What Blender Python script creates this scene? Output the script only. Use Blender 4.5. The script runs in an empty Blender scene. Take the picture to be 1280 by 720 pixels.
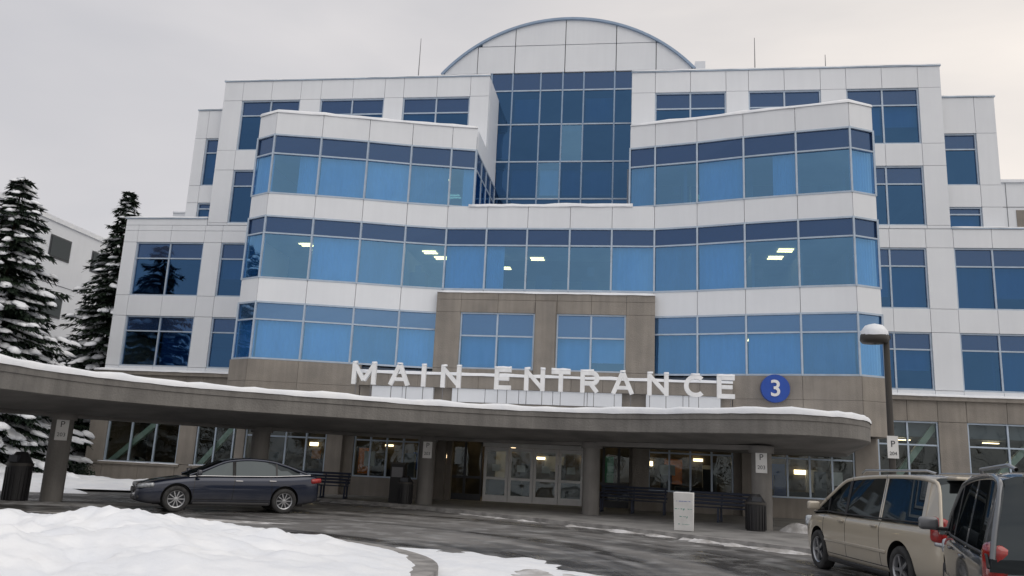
import bpy, bmesh, math, random
from mathutils import Vector, Matrix, noise
random.seed(7)
scene=bpy.context.scene
COL=scene.collection
R=random.random
def U(a,b): return a+(b-a)*R()

# ------------------------------------------------------------------ materials
def newmat(name):
    m=bpy.data.materials.new(name); m.use_nodes=True
    nt=m.node_tree; nt.nodes.clear()
    out=nt.nodes.new('ShaderNodeOutputMaterial')
    return m,nt,out
def N(nt,t,**kw):
    n=nt.nodes.new(t)
    for k,v in kw.items(): setattr(n,k,v)
    return n
def pbr(name,c1,c2=None,rough=.5,metal=0,scale=3,bump=0,bscale=40,spec=.5,coat=0,detail=6,contrast=(.35,.65),rough2=None,stretch=None,streak=0):
    m,nt,out=newmat(name)
    b=N(nt,'ShaderNodeBsdfPrincipled'); nt.links.new(b.outputs[0],out.inputs[0])
    b.inputs['Roughness'].default_value=rough; b.inputs['Metallic'].default_value=metal
    b.inputs['Specular IOR Level'].default_value=spec; b.inputs['Coat Weight'].default_value=coat
    b.inputs['Coat Roughness'].default_value=.08
    tc=N(nt,'ShaderNodeTexCoord'); src=tc.outputs['Object']
    if stretch:
        mp=N(nt,'ShaderNodeMapping'); mp.inputs['Scale'].default_value=stretch
        nt.links.new(src,mp.inputs[0]); src=mp.outputs[0]
    if c2 is None: c2=tuple(x*.88 for x in c1)
    no=N(nt,'ShaderNodeTexNoise'); no.inputs['Scale'].default_value=scale; no.inputs['Detail'].default_value=detail
    nt.links.new(src,no.inputs['Vector'])
    cr=N(nt,'ShaderNodeValToRGB'); cr.color_ramp.elements[0].position=contrast[0]; cr.color_ramp.elements[1].position=contrast[1]
    cr.color_ramp.elements[0].color=(*c2,1); cr.color_ramp.elements[1].color=(*c1,1)
    nt.links.new(no.outputs['Fac'],cr.inputs[0]); colout=cr.outputs[0]
    if streak:
        mp=N(nt,'ShaderNodeMapping'); mp.inputs['Scale'].default_value=(5,5,.35)
        nt.links.new(tc.outputs['Object'],mp.inputs[0])
        n3=N(nt,'ShaderNodeTexNoise'); n3.inputs['Scale'].default_value=1.0; n3.inputs['Detail'].default_value=7; nt.links.new(mp.outputs[0],n3.inputs['Vector'])
        r3=N(nt,'ShaderNodeMapRange'); r3.inputs['From Min'].default_value=.4; r3.inputs['From Max'].default_value=.62; r3.inputs['To Min'].default_value=1-streak; r3.inputs['To Max'].default_value=1
        nt.links.new(n3.outputs['Fac'],r3.inputs[0])
        mm=N(nt,'ShaderNodeMix',data_type='RGBA',blend_type='MULTIPLY'); mm.inputs[0].default_value=1
        nt.links.new(colout,mm.inputs[6]); nt.links.new(r3.outputs[0],mm.inputs[7]); colout=mm.outputs[2]
    nt.links.new(colout,b.inputs['Base Color'])
    if rough2 is not None:
        mr=N(nt,'ShaderNodeMapRange'); mr.inputs['To Min'].default_value=rough2; mr.inputs['To Max'].default_value=rough
        mr.inputs['From Min'].default_value=contrast[0]; mr.inputs['From Max'].default_value=contrast[1]
        nt.links.new(no.outputs['Fac'],mr.inputs[0]); nt.links.new(mr.outputs[0],b.inputs['Roughness'])
    if bump:
        n2=N(nt,'ShaderNodeTexNoise'); n2.inputs['Scale'].default_value=bscale; n2.inputs['Detail'].default_value=5
        nt.links.new(tc.outputs['Object'],n2.inputs['Vector'])
        bp=N(nt,'ShaderNodeBump'); bp.inputs['Strength'].default_value=bump; bp.inputs['Distance'].default_value=.05
        nt.links.new(n2.outputs['Fac'],bp.inputs['Height']); nt.links.new(bp.outputs[0],b.inputs['Normal'])
    return m
def emit(name,c,s):
    m,nt,out=newmat(name); e=N(nt,'ShaderNodeEmission'); e.inputs[0].default_value=(*c,1); e.inputs[1].default_value=s
    nt.links.new(e.outputs[0],out.inputs[0]); return m
def glass(name,tint,refl,f0,rough=.02,wav=.02):
    m,nt,out=newmat(name)
    tr=N(nt,'ShaderNodeBsdfTransparent'); tr.inputs[0].default_value=(*tint,1)
    gl=N(nt,'ShaderNodeBsdfGlossy'); gl.inputs['Color'].default_value=(*refl,1); gl.inputs['Roughness'].default_value=rough
    lw=N(nt,'ShaderNodeLayerWeight'); lw.inputs['Blend'].default_value=.25
    mr=N(nt,'ShaderNodeMapRange'); mr.inputs['To Min'].default_value=f0; mr.inputs['To Max'].default_value=.95
    nt.links.new(lw.outputs['Fresnel'],mr.inputs[0])
    tc=N(nt,'ShaderNodeTexCoord'); no=N(nt,'ShaderNodeTexNoise'); no.inputs['Scale'].default_value=.9; no.inputs['Detail'].default_value=1
    nt.links.new(tc.outputs['Object'],no.inputs['Vector'])
    bp=N(nt,'ShaderNodeBump'); bp.inputs['Strength'].default_value=1; bp.inputs['Distance'].default_value=wav
    nt.links.new(no.outputs['Fac'],bp.inputs['Height']); nt.links.new(bp.outputs[0],gl.inputs['Normal'])
    mx=N(nt,'ShaderNodeMixShader'); nt.links.new(mr.outputs[0],mx.inputs[0]); nt.links.new(tr.outputs[0],mx.inputs[1]); nt.links.new(gl.outputs[0],mx.inputs[2])
    nt.links.new(mx.outputs[0],out.inputs[0]); return m
def spand(name,c,refl,f,spec=.5):
    m,nt,out=newmat(name)
    b=N(nt,'ShaderNodeBsdfPrincipled'); b.inputs['Base Color'].default_value=(*c,1); b.inputs['Roughness'].default_value=.25
    b.inputs['Specular IOR Level'].default_value=spec
    gl=N(nt,'ShaderNodeBsdfGlossy'); gl.inputs['Color'].default_value=(*refl,1); gl.inputs['Roughness'].default_value=.03
    mx=N(nt,'ShaderNodeMixShader'); mx.inputs[0].default_value=f
    nt.links.new(b.outputs[0],mx.inputs[1]); nt.links.new(gl.outputs[0],mx.inputs[2]); nt.links.new(mx.outputs[0],out.inputs[0]); return m

M={}
M['white']=pbr('white_metal_panel',(.80,.83,.87),(.75,.78,.825),rough=.42,scale=.5,contrast=(.3,.7),streak=.02)
M['joint']=pbr('joint_dark',(.10,.11,.13),rough=.8)
M['stone']=pbr('precast_stone',(.32,.29,.255),(.24,.22,.198),rough=.85,scale=1.1,bump=.35,bscale=30,contrast=(.3,.7),detail=9,streak=.12)
M['concrete']=pbr('canopy_concrete',(.25,.24,.225),(.17,.163,.155),rough=.85,scale=1.1,bump=.3,bscale=18,contrast=(.3,.72),detail=9,streak=.14)
M['soffit']=pbr('soffit_concrete',(.24,.23,.22),(.16,.155,.15),rough=.9,scale=1.0,bump=.2,bscale=20)
M['frame']=pbr('window_frame',(.46,.55,.66),rough=.4,metal=.2)
M['frame_c']=pbr('curtain_frame',(.30,.40,.54),rough=.4,metal=.2)
M['frame_w']=pbr('door_frame_white',(.90,.90,.89),rough=.35)
M['frame_d']=pbr('frame_dark',(.04,.045,.055),rough=.4)
M['glass']=glass('blue_glass',(.30,.60,.92),(.32,.64,1.0),.33)
M['glassd']=glass('dark_blue_glass',(.11,.26,.50),(.15,.35,.68),.27)
M['glassg']=glass('ground_glass',(.60,.66,.66),(.6,.68,.70),.07)
M['spand']=spand('spandrel_navy',(.006,.022,.070),(.16,.34,.68),.20)
M['spandl']=spand('spandrel_blue',(.022,.075,.17),(.28,.5,.82),.36)
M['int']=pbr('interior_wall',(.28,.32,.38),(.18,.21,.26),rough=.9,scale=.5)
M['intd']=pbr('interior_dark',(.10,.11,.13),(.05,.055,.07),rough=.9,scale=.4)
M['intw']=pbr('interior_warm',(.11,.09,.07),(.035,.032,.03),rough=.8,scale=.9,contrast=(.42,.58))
M['blind1']=pbr('blind_light',(.84,.88,.92),(.66,.73,.8),rough=.8,scale=1.2,stretch=(2,2,.3))
M['blind2']=pbr('blind_mid',(.42,.5,.58),(.30,.38,.46),rough=.8,scale=1.2,stretch=(2,2,.3))
M['lum']=emit('ceiling_luminaire',(1,.52,.16),9)
M['lum2']=emit('lobby_luminaire',(1,.74,.42),7)
M['snow']=pbr('snow',(.88,.90,.93),(.80,.83,.88),rough=.65,scale=1.8,bump=.5,bscale=5,detail=8)
M['snowd']=pbr('snow_dirty',(.62,.62,.63),(.32,.31,.30),rough=.7,scale=2.4,bump=.6,bscale=12,detail=10,contrast=(.38,.6))
M['letter']=pbr('letter_white',(.84,.85,.86),rough=.4)
M['blue']=pbr('sign_blue',(.012,.07,.38),rough=.4)
M['white_p']=pbr('white_paint',(.78,.78,.77),(.68,.68,.67),rough=.5)
M['black']=pbr('black_plastic',(.018,.018,.02),rough=.5)
M['bench']=pbr('bench_metal',(.012,.02,.05),(.02,.03,.06),rough=.5)
M['steel']=pbr('steel_grey',(.22,.22,.23),rough=.45,metal=.6)
M['alloy']=pbr('alloy',(.50,.51,.53),rough=.3,metal=.85)
M['tire']=pbr('tire',(.025,.025,.026),(.05,.05,.05),rough=.85,scale=8)
M['cglass']=spand('car_glass',(.004,.005,.006),(.7,.8,.85),.085,spec=0.0)
M['red']=pbr('tail_red',(.42,.010,.008),(.25,.006,.005),rough=.15,coat=1,scale=9)
M['amber']=pbr('amber',(.6,.2,.02),rough=.2,coat=1)
M['clear']=pbr('headlight',(.55,.58,.6),(.25,.27,.3),rough=.1,metal=.4,coat=1,scale=14)
M['chrome']=pbr('chrome',(.6,.6,.62),rough=.15,metal=1)
M['bark']=pbr('bark',(.09,.06,.045),(.05,.035,.025),rough=.9,scale=6,bump=.6,bscale=15)
M['needle']=pbr('spruce_needles',(.030,.048,.030),(.009,.017,.013),rough=.85,scale=1.3,spec=.2)
M['dkpost']=pbr('dark_bronze',(.05,.045,.04),rough=.5)
M['green']=pbr('sign_green',(.05,.28,.22),rough=.5)
M['brace']=pbr('brace_pale_green',(.55,.72,.61),rough=.5)
def asphalt():
    m,nt,out=newmat('asphalt_wet')
    b=N(nt,'ShaderNodeBsdfPrincipled'); nt.links.new(b.outputs[0],out.inputs[0])
    tc=N(nt,'ShaderNodeTexCoord'); o=tc.outputs['Object']
    def noise_(s,d,vec=o,dist=0):
        n=N(nt,'ShaderNodeTexNoise'); n.inputs['Scale'].default_value=s; n.inputs['Detail'].default_value=d; n.inputs['Distortion'].default_value=dist
        nt.links.new(vec,n.inputs['Vector']); return n.outputs['Fac']
    def ramp(f,p0,c0,p1,c1):
        r=N(nt,'ShaderNodeValToRGB'); r.color_ramp.elements[0].position=p0; r.color_ramp.elements[0].color=(*c0,1)
        r.color_ramp.elements[1].position=p1; r.color_ramp.elements[1].color=(*c1,1); nt.links.new(f,r.inputs[0]); return r.outputs[0]
    sp_=N(nt,'ShaderNodeSeparateXYZ'); nt.links.new(o,sp_.inputs[0])
    def mth(op,a,b2=None):
        n=N(nt,'ShaderNodeMath',operation=op)
        for i,v in enumerate((a,b2)):
            if v is None: continue
            if isinstance(v,(int,float)): n.inputs[i].default_value=v
            else: nt.links.new(v,n.inputs[i])
        return n.outputs[0]
    dx=mth('ADD',sp_.outputs[0],9.0); dy=mth('SUBTRACT',sp_.outputs[1],11.0)
    rad=mth('SQRT',mth('ADD',mth('MULTIPLY',dx,dx),mth('MULTIPLY',dy,dy))); ang=mth('ARCTAN2',dy,dx)
    cb=N(nt,'ShaderNodeCombineXYZ'); nt.links.new(mth('MULTIPLY',rad,1.1),cb.inputs[0]); nt.links.new(mth('MULTIPLY',ang,1.3),cb.inputs[1])
    track=noise_(1.0,7,cb.outputs[0],.25)
    big=noise_(.22,5,dist=.6); fine=noise_(38,4); mid=noise_(1.6,8,dist=.3)
    base=ramp(big,.35,(.085,.082,.080),.65,(.150,.145,.141))
    f2=ramp(fine,.3,(.6,.6,.6),.75,(1.5,1.5,1.5))
    mm=N(nt,'ShaderNodeMix',data_type='RGBA',blend_type='MULTIPLY'); mm.inputs[0].default_value=.8
    nt.links.new(base,mm.inputs[6]); nt.links.new(f2,mm.inputs[7])
    t2=ramp(track,.40,(.45,.45,.46),.60,(1.45,1.45,1.45))
    m3=N(nt,'ShaderNodeMix',data_type='RGBA',blend_type='MULTIPLY'); m3.inputs[0].default_value=.9
    nt.links.new(mm.outputs[2],m3.inputs[6]); nt.links.new(t2,m3.inputs[7])
    salt=ramp(mid,.50,(0,0,0),.74,(1,1,1))
    m2=N(nt,'ShaderNodeMix',data_type='RGBA'); nt.links.new(salt,m2.inputs[0]); nt.links.new(m3.outputs[2],m2.inputs[6]); m2.inputs[7].default_value=(.30,.30,.30,1)
    nt.links.new(m2.outputs[2],b.inputs['Base Color'])
    rr=N(nt,'ShaderNodeMapRange'); rr.inputs['From Min'].default_value=.40; rr.inputs['From Max'].default_value=.60; rr.inputs['To Min'].default_value=.22; rr.inputs['To Max'].default_value=.75
    nt.links.new(track,rr.inputs[0]); nt.links.new(rr.outputs[0],b.inputs['Roughness'])
    bp=N(nt,'ShaderNodeBump'); bp.inputs['Strength'].default_value=.35; bp.inputs['Distance'].default_value=.012
    nt.links.new(fine,bp.inputs['Height']); nt.links.new(bp.outputs[0],b.inputs['Normal'])
    return m
M['asphalt']=asphalt()
M['paving']=pbr('concrete_paving',(.30,.295,.29),(.18,.178,.175),rough=.6,scale=1.2,bump=.2,bscale=30,detail=9)
M['kerb']=pbr('kerb_concrete',(.36,.35,.34),(.2,.195,.19),rough=.8,scale=3,bump=.3,bscale=20)

# ------------------------------------------------------------------ mesh helpers
def empty(name):
    e=bpy.data.objects.new(name,None); COL.objects.link(e); return e
class MB:
    def __init__(s): s.v=[];s.f=[];s.m=[];s.mats=[];s.sm=[]
    def mi(s,mat):
        mat=M[mat] if isinstance(mat,str) else mat
        if mat not in s.mats: s.mats.append(mat)
        return s.mats.index(mat)
    def add(s,vs,fs,mat,smooth=False):
        o=len(s.v); s.v+= [tuple(v) for v in vs]; k=s.mi(mat)
        for f in fs: s.f.append([i+o for i in f]); s.m.append(k); s.sm.append(smooth)
    def box(s,x0,x1,y0,y1,z0,z1,mat):
        s.add([(x0,y0,z0),(x1,y0,z0),(x1,y1,z0),(x0,y1,z0),(x0,y0,z1),(x1,y0,z1),(x1,y1,z1),(x0,y1,z1)],
              [(0,3,2,1),(4,5,6,7),(0,1,5,4),(1,2,6,5),(2,3,7,6),(3,0,4,7)],mat)
    def prism(s,poly,z0,z1,mat,top=None):
        a=sum(poly[i][0]*poly[(i+1)%len(poly)][1]-poly[(i+1)%len(poly)][0]*poly[i][1] for i in range(len(poly)))
        if a<0: poly=poly[::-1]
        n=len(poly)
        vs=[(p[0],p[1],z0) for p in poly]+[(p[0],p[1],z1) for p in poly]
        s.add(vs,[tuple(range(n))[::-1],tuple(range(n,2*n))]+[(i,(i+1)%n,n+(i+1)%n,n+i) for i in range(n)],mat)
    def prism_y(s,poly,y0,y1,mat):
        a=sum(poly[i][0]*poly[(i+1)%len(poly)][1]-poly[(i+1)%len(poly)][0]*poly[i][1] for i in range(len(poly)))
        if a<0: poly=poly[::-1]
        n=len(poly)
        vs=[(p[0],y0,p[1]) for p in poly]+[(p[0],y1,p[1]) for p in poly]
        s.add(vs,[tuple(range(n)),tuple(range(n,2*n))[::-1]]+[(i,n+i,n+(i+1)%n,(i+1)%n) for i in range(n)],mat)
    def cyl(s,x,y,z0,z1,r,mat,n=20,r2=None):
        r2=r if r2 is None else r2
        vs=[(x+r*math.cos(2*math.pi*i/n),y+r*math.sin(2*math.pi*i/n),z0) for i in range(n)]+[(x+r2*math.cos(2*math.pi*i/n),y+r2*math.sin(2*math.pi*i/n),z1) for i in range(n)]
        s.add(vs,[(i,(i+1)%n,n+(i+1)%n,n+i) for i in range(n)],mat,True)
        s.add(vs,[tuple(range(n))[::-1],tuple(range(n,2*n))],mat)
    def obox(s,c,size,rot,mat):
        x,y,z=[k/2 for k in size]; c=Vector(c)
        vs=[c+rot@Vector(p) for p in [(-x,-y,-z),(x,-y,-z),(x,y,-z),(-x,y,-z),(-x,-y,z),(x,-y,z),(x,y,z),(-x,y,z)]]
        s.add(vs,[(0,3,2,1),(4,5,6,7),(0,1,5,4),(1,2,6,5),(2,3,7,6),(3,0,4,7)],mat)
    def obj(s,name,parent=None,bevel=0):
        me=bpy.data.meshes.new(name); me.from_pydata(s.v,[],s.f)
        for m in s.mats: me.materials.append(m)
        me.polygons.foreach_set('material_index',s.m); me.polygons.foreach_set('use_smooth',s.sm); me.update()
        o=bpy.data.objects.new(name,me); COL.objects.link(o)
        if parent: o.parent=parent
        if bevel:
            b=o.modifiers.new('b','BEVEL'); b.width=bevel; b.segments=3; b.limit_method='ANGLE'
        return o
def Rz(a): return Matrix.Rotation(a,3,'Z')
def catmull(P,k=6):
    out=[]
    n=len(P)
    for i in range(n-1):
        p0=P[max(i-1,0)];p1=P[i];p2=P[i+1];p3=P[min(i+2,n-1)]
        for j in range(k):
            t=j/k
            out.append(tuple(.5*((2*p1[d])+(-p0[d]+p2[d])*t+(2*p0[d]-5*p1[d]+4*p2[d]-p3[d])*t*t+(-p0[d]+3*p1[d]-3*p2[d]+p3[d])*t**3) for d in range(len(p1))))
    out.append(tuple(P[-1])); return out
def offset(pts,t):
    out=[]
    for i,p in enumerate(pts):
        a=Vector(pts[max(i-1,0)]);b=Vector(pts[i]);c=Vector(pts[min(i+1,len(pts)-1)])
        n1=(b-a);n2=(c-b)
        if n1.length<1e-6:n1=n2
        if n2.length<1e-6:n2=n1
        n1.normalize();n2.normalize()
        q1=Vector((-n1.y,n1.x));q2=Vector((-n2.y,n2.x)); q=(q1+q2); q.normalize()
        d=max(.5,q.dot(q1)); out.append((b.x+q.x*t/d,b.y+q.y*t/d))
    return out
def text_mesh(body,size,ext,mat,name,parent,loc,rot,bold=0,align='CENTER',shear=0):
    c=bpy.data.curves.new(name,'FONT'); c.body=body; c.size=size; c.extrude=ext; c.offset=bold; c.align_x=align; c.align_y='BOTTOM_BASELINE'
    c.resolution_u=4; c.bevel_depth=0
    t=bpy.data.objects.new(name+'_t',c); COL.objects.link(t)
    dg=bpy.context.evaluated_depsgraph_get(); dg.update()
    me=bpy.data.meshes.new_from_object(t.evaluated_get(dg)); bpy.data.objects.remove(t)
    me.materials.clear(); me.materials.append(M[mat])
    o=bpy.data.objects.new(name,me); COL.objects.link(o); o.location=loc; o.rotation_euler=rot; o.parent=parent
    return o
def snowcap(mb,pts,w,z,h=.09,back=True,over=.04,step=.45,mat='snow'):
    """irregular snow strip lying on a ledge that follows pts (front edge), w deep"""
    P=[]
    for i in range(len(pts)-1):
        a=Vector(pts[i]);b=Vector(pts[i+1]); n=max(1,int((b-a).length/step))
        for j in range(n): P.append(tuple(a.lerp(b,j/n)))
    P.append(tuple(pts[-1]))
    f=offset(P,-over); bk=offset(P,w)
    vs=[];fs=[]
    n=len(P)
    for i in range(n):
        nn=noise.noise(Vector((P[i][0]*.8,P[i][1]*.8,z)))
        hh=h*U(.8,1.15)*(1+.35*nn); q=U(-.012,.012)
        F=Vector(f[i]);B=Vector(bk[i]); d=(B-F).normalized()
        F=F+d*q
        vs+=[(F.x,F.y,z-.012*U(.2,2)),(F.x+d.x*.01,F.y+d.y*.01,z+hh*.6),(F.x+d.x*.07,F.y+d.y*.07,z+hh),(B.x-d.x*.06,B.y-d.y*.06,z+hh),(B.x,B.y,z+hh*.5),(B.x,B.y,z-.01)]
    for i in range(n-1):
        for k in range(5):
            a=i*6+k; fs.append((a,a+6,a+7,a+1))
    fs.append((0,1,2,3,4,5)); e=(n-1)*6; fs.append((e+5,e+4,e+3,e+2,e+1,e))
    mb.add(vs,fs,mat,True)

# ================================================================== HOSPITAL BUILDING
H=empty('hospital_building')
CX=-3.5
def mir(p): return (2*CX-p[0],p[1])
G=.009
wall=MB(); fr=MB(); gl=MB(); sp=MB(); inn=MB(); snow=MB(); bl=MB(); lum=MB()
BZ={'A':(12.4,14.22,15.1),'B':(8.72,10.68,11.45),'C':(5.35,7.0,7.75)}
Lp=[(-16.3,31.8),(-15.3,31.3),(-13.35,31.72),(-11.4,32.2),(-9.6,32.72),(-7.9,33.1)]
Cp=[(-6.15,33.1),(-4.4,33.1),(-2.6,33.1),(-.85,33.1)]
Rp=[mir(p) for p in Lp][::-1]
full=Lp+Cp+Rp
LA=Lp+[(-6.85,33.35)]
RA=[mir(p) for p in LA][::-1]
def mull(p,z0,z1,d=.07,w=.07,mat='frame'):
    fr.box(p[0]-w/2,p[0]+w/2,p[1]-.035,p[1]+d,z0,z1,mat)
def band(pts,z0,z1,t=.3,mat='white',mb=None,g=G):
    mb=mb or wall
    o=offset(pts,t)
    for i in range(len(pts)-1):
        a=Vector(pts[i]);b=Vector(pts[i+1]);c=Vector(o[i+1]);d=Vector(o[i])
        L=(b-a).length; k=g/L
        a2=a.lerp(b,k);b2=b.lerp(a,k);d2=d.lerp(c,k);c2=c.lerp(d,k)
        mb.prism([tuple(a2),tuple(b2),tuple(c2),tuple(d2)],z0,z1,mat)
def pane_quad(mb,a,b,z0,z1,mat,tilt=.010):
    # every pane sits very slightly out of true, like real glazing
    t1,t2=U(-tilt,tilt),U(-tilt,tilt)
    mb.add([(a[0],a[1]+t1,z0),(b[0],b[1]-t1,z0),(b[0],b[1]+t2,z1),(a[0],a[1]-t2,z1)],[(0,1,2,3)],mat)
def glaze(pts,z0,zt,z1,pane='glass',spm='spand',cases=None):
    gp=offset(pts,.06)
    rl=offset(pts,-.02); rb=offset(pts,.09)
    for i in range(len(pts)-1):
        a=gp[i];b=gp[i+1]
        pane_quad(gl,a,b,z0,zt,pane)
        pane_quad(sp,a,b,zt,z1,spm)
        for zz,h in ((z0,.07),(zt-.035,.06),(z1-.07,.07)):
            fr.prism([rl[i],rl[i+1],rb[i+1],rb[i]],zz,zz+h,'frame')
        k=cases[i] if cases else 0
        if k:
            q=offset(pts,.22); A=Vector(q[i]);B=Vector(q[i+1]); 
            f0,f1=.03,.97
            if k==3: f0,f1=(.03,.45)
            if k==4: f0,f1=(.55,.97)
            zb=z0+.02
            A2=A.lerp(B,f0);B2=A.lerp(B,f1)
            n=16
            vs=[];fs=[]
            for j in range(n+1):
                P=A2.lerp(B2,j/n); dy=.03*(j%2)
                vs+=[(P.x,P.y+dy,zb),(P.x,P.y+dy,zt)]
            for j in range(n): fs.append((2*j,2*j+2,2*j+3,2*j+1))
            bl.add(vs,fs,'blind2' if k in(2,) else 'blind1')
    for p in pts: mull(p,z0,z1)
glaze(LA,*BZ['A'],cases=[1,4,1,1,2,4])
glaze(RA,*BZ['A'],cases=[2,0,1,4,0,1])
glaze(full,*BZ['B'],cases=[2,0,1,2,0,1,3,0,0,1,2,1,0,0,1])
glaze(Lp,*BZ['C'],spm='spandl',cases=[1,1,1,2,1])
glaze(Rp,*BZ['C'],spm='spandl',cases=[2,1,1,2,1])
band(LA,15.1,16.1); band(RA,15.1,16.1)
band(full,11.45,12.4)
band(Lp,7.75,8.72); band(Rp,7.75,8.72)
band([(-7.9,33.1)]+Cp+[(.9,33.1)],8.55,8.72)
def slab(pts,z0,z1,mat='int'):
    q=offset(pts,.32)
    inn.prism([(p[0],p[1]) for p in q]+[(q[-1][0],35.9),(q[0][0],35.9)],z0,z1,mat)
slab(LA,14.25,16.0); slab(RA,14.25,16.0)
slab(full,10.72,12.3)
slab(full,7.05,8.65)
slab(full,3.45,5.32)
for x0,x1 in ((-16.3,-16.05),(9.05,9.3)):
    wall.box(x0,x1,32.02,35.7,5.36,12.4,'white')
    wall.box(x0,x1,32.02,35.7,12.41,16.1,'white')
for xx,sg in ((-6.85,1),(-.15,-1)):
    gl.add([(xx,33.42,12.4),(xx,38.4,12.4),(xx,38.4,14.22),(xx,33.42,14.22)],[(0,1,2,3)],'glassd')
    sp.add([(xx,33.42,14.22),(xx,38.4,14.22),(xx,38.4,15.1),(xx,33.42,15.1)],[(0,1,2,3)],'spand')
    for yy in (33.45,34.7,35.9,37.1,38.3):
        fr.box(xx-.04,xx+.04,yy-.035,yy+.035,12.4,15.1,'frame')
    for zz in (12.4,14.19,15.03): fr.box(xx-.035,xx+.035,33.45,38.3,zz,zz+.06,'frame')
    wall.box(min(xx,xx-sg*.25),max(xx,xx-sg*.25),33.72,38.4,15.1,16.1,'white')
    for (za,zb) in ((16.11,17.45),(17.46,18.74),(18.75,19.8)):
        wall.box(min(xx-sg*.02,xx-sg*.27),max(xx-sg*.02,xx-sg*.27),35.97,38.45,za,zb,'white')
inn.box(-6.8,-.2,33.5,38.6,12.0,12.3,'white'); 
snow.box(-6.8,-.2,33.45,38.4,12.3,12.42,'snow')
snowcap(snow,[(-7.0,33.1),(-.0,33.1)],.32,12.4,.15)
snowcap(snow,LA,.32,16.1,.13); snowcap(snow,RA,.32,16.1,.13)
def roofpoly(pts,z,mb=snow):
    q=offset(pts,.3); mb.prism(list(q)+[(q[-1][0],35.7),(q[0][0],35.7)],z-.25,z-.05,'snow')
roofpoly(LA,16.1); roofpoly(RA,16.1)

def window(x0,x1,z0,z1,Y,nv=1,pane='glassd',tr=None,frm='frame',blind=None,spm='spand'):
    yg=Y+.14
    zt=z1-(z1-z0)*.30 if tr is None else tr
    for i in range(nv+1):
        a=x0+(x1-x0)*i/(nv+1); b=x0+(x1-x0)*(i+1)/(nv+1)
        pane_quad(gl,(a,yg),(b,yg),z0,zt,pane,.004)
        pane_quad(sp if spm in('spand','spandl') else gl,(a,yg),(b,yg),zt,z1,spm,.004)
    f=.06
    fr.box(x0,x1,Y+.06,Y+.2,z0,z0+f,frm); fr.box(x0,x1,Y+.06,Y+.2,z1-f,z1,frm)
    fr.box(x0,x0+f,Y+.06,Y+.2,z0+f,z1-f,frm); fr.box(x1-f,x1,Y+.06,Y+.2,z0+f,z1-f,frm)
    fr.box(x0+f,x1-f,Y+.08,Y+.19,zt-.03,zt+.03,frm)
    for i in range(nv):
        xm=x0+(x1-x0)*(i+1)/(nv+1)
        fr.box(xm-.035,xm+.035,Y+.075,Y+.195,z0+f,z1-f,frm)
    for i in range(nv+1):
        a=x0+(x1-x0)*i/(nv+1); b=x0+(x1-x0)*(i+1)/(nv+1)
        r=R() if blind is None else blind
        if r<.5:
            zb=z0+(zt-z0)*random.choice([0,0,.3,.5])
            bl.add([(a+.05,Y+.4,zb),(b-.05,Y+.4,zb),(b-.05,Y+.4,zt),(a+.05,Y+.4,zt)],[(0,1,2,3)],'blind2' if r<.25 else 'blind1')
def facade(X0,X1,Z0,Z1,Y,cols,rows,mat='white',nv=1,extra_x=(),extra_z=(),pane='glassd',th=.28,spm='spand',blind=None):
    xs=sorted(set([X0,X1]+[c for cc in cols for c in cc]+[ (c[0]+c[1])/2 for c in cols if c[1]-c[0]>2]+list(extra_x)))
    zs=sorted(set([Z0,Z1]+[c for cc in rows for c in cc]+list(extra_z)))
    xs=[x for x in xs if X0<=x<=X1]
    for i in range(len(xs)-1):
        for j in range(len(zs)-1):
            xc=(xs[i]+xs[i+1])/2; zc=(zs[j]+zs[j+1])/2
            if any(c[0]<xc<c[1] for c in cols) and any(r[0]<zc<r[1] for r in rows): continue
            g=G; dy=U(0,.006)
            wall.box(xs[i]+g,xs[i+1]-g,Y-dy,Y+th,zs[j]+g,zs[j+1]-g,mat)
    for c in cols:
        for r in rows:
            window(c[0],c[1],r[0],r[1],Y,nv if c[1]-c[0]>2 else 0,pane,spm=spm,blind=blind)
Y0=35.7
R4=[(16.15,18.78),(12.42,15.12)]
R2=[(8.78,11.42),(5.38,7.78)]
facade(-20.4,-6.87,12.3,19.8,Y0,[(-19.4,-16.35),(-15.3,-12.05),(-11.1,-7.8)],R4)
facade(-.13,13.4,12.27,19.8,Y0,[(.95,4.15),(5.15,8.3),(9.4,12.45)],R4)
facade(-21.95,-20.42,12.3,18.5,Y0+.5,[(-21.35,-20.42)],[(14.5,17.0),(12.62,13.6)],nv=0)
facade(13.42,15.75,12.0,18.5,Y0+.5,[(13.5,14.9)],[(14.4,16.8),(12.35,13.4)],nv=0)
wall.box(-21.95,-21.6,Y0+.8,44,12.3,18.5,'white'); wall.box(15.4,15.75,Y0+.8,44,12.0,18.5,'white')
wall.box(-20.4,-20.1,Y0+.29,46,18.5,19.8,'white'); wall.box(13.1,13.4,Y0+.29,46,18.5,19.8,'white')
wall.box(-23.2,-21.97,Y0+1.5,42,12.3,13.4,'white'); snowcap(snow,[(-23.2,Y0+1.5),(-21.97,Y0+1.5)],.3,13.4)
facade(-24.65,-16.32,5.1,12.28,Y0-.02,[(-23.95,-20.45),(-19.55,-16.5)],R2,extra_z=(12.0,))
facade(-24.65,-20.42,12.28,12.6,Y0-.02,[],[])
facade(9.32,18.6,5.1,12.25,Y0-.02,[(9.42,12.35),(13.45,16.5)],R2)
wall.box(-24.65,-24.35,Y0+.27,48,5.1,12.6,'white'); wall.box(18.3,18.6,Y0+.27,48,5.1,12.25,'white')
facade(-24.9,-16.4,0,5.06,Y0-.12,[(-24.0,-20.4),(-19.55,-16.9)],[(.95,4.1)],mat='stone',nv=2,pane='glassg',spm='glassg',blind=.9)
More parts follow.
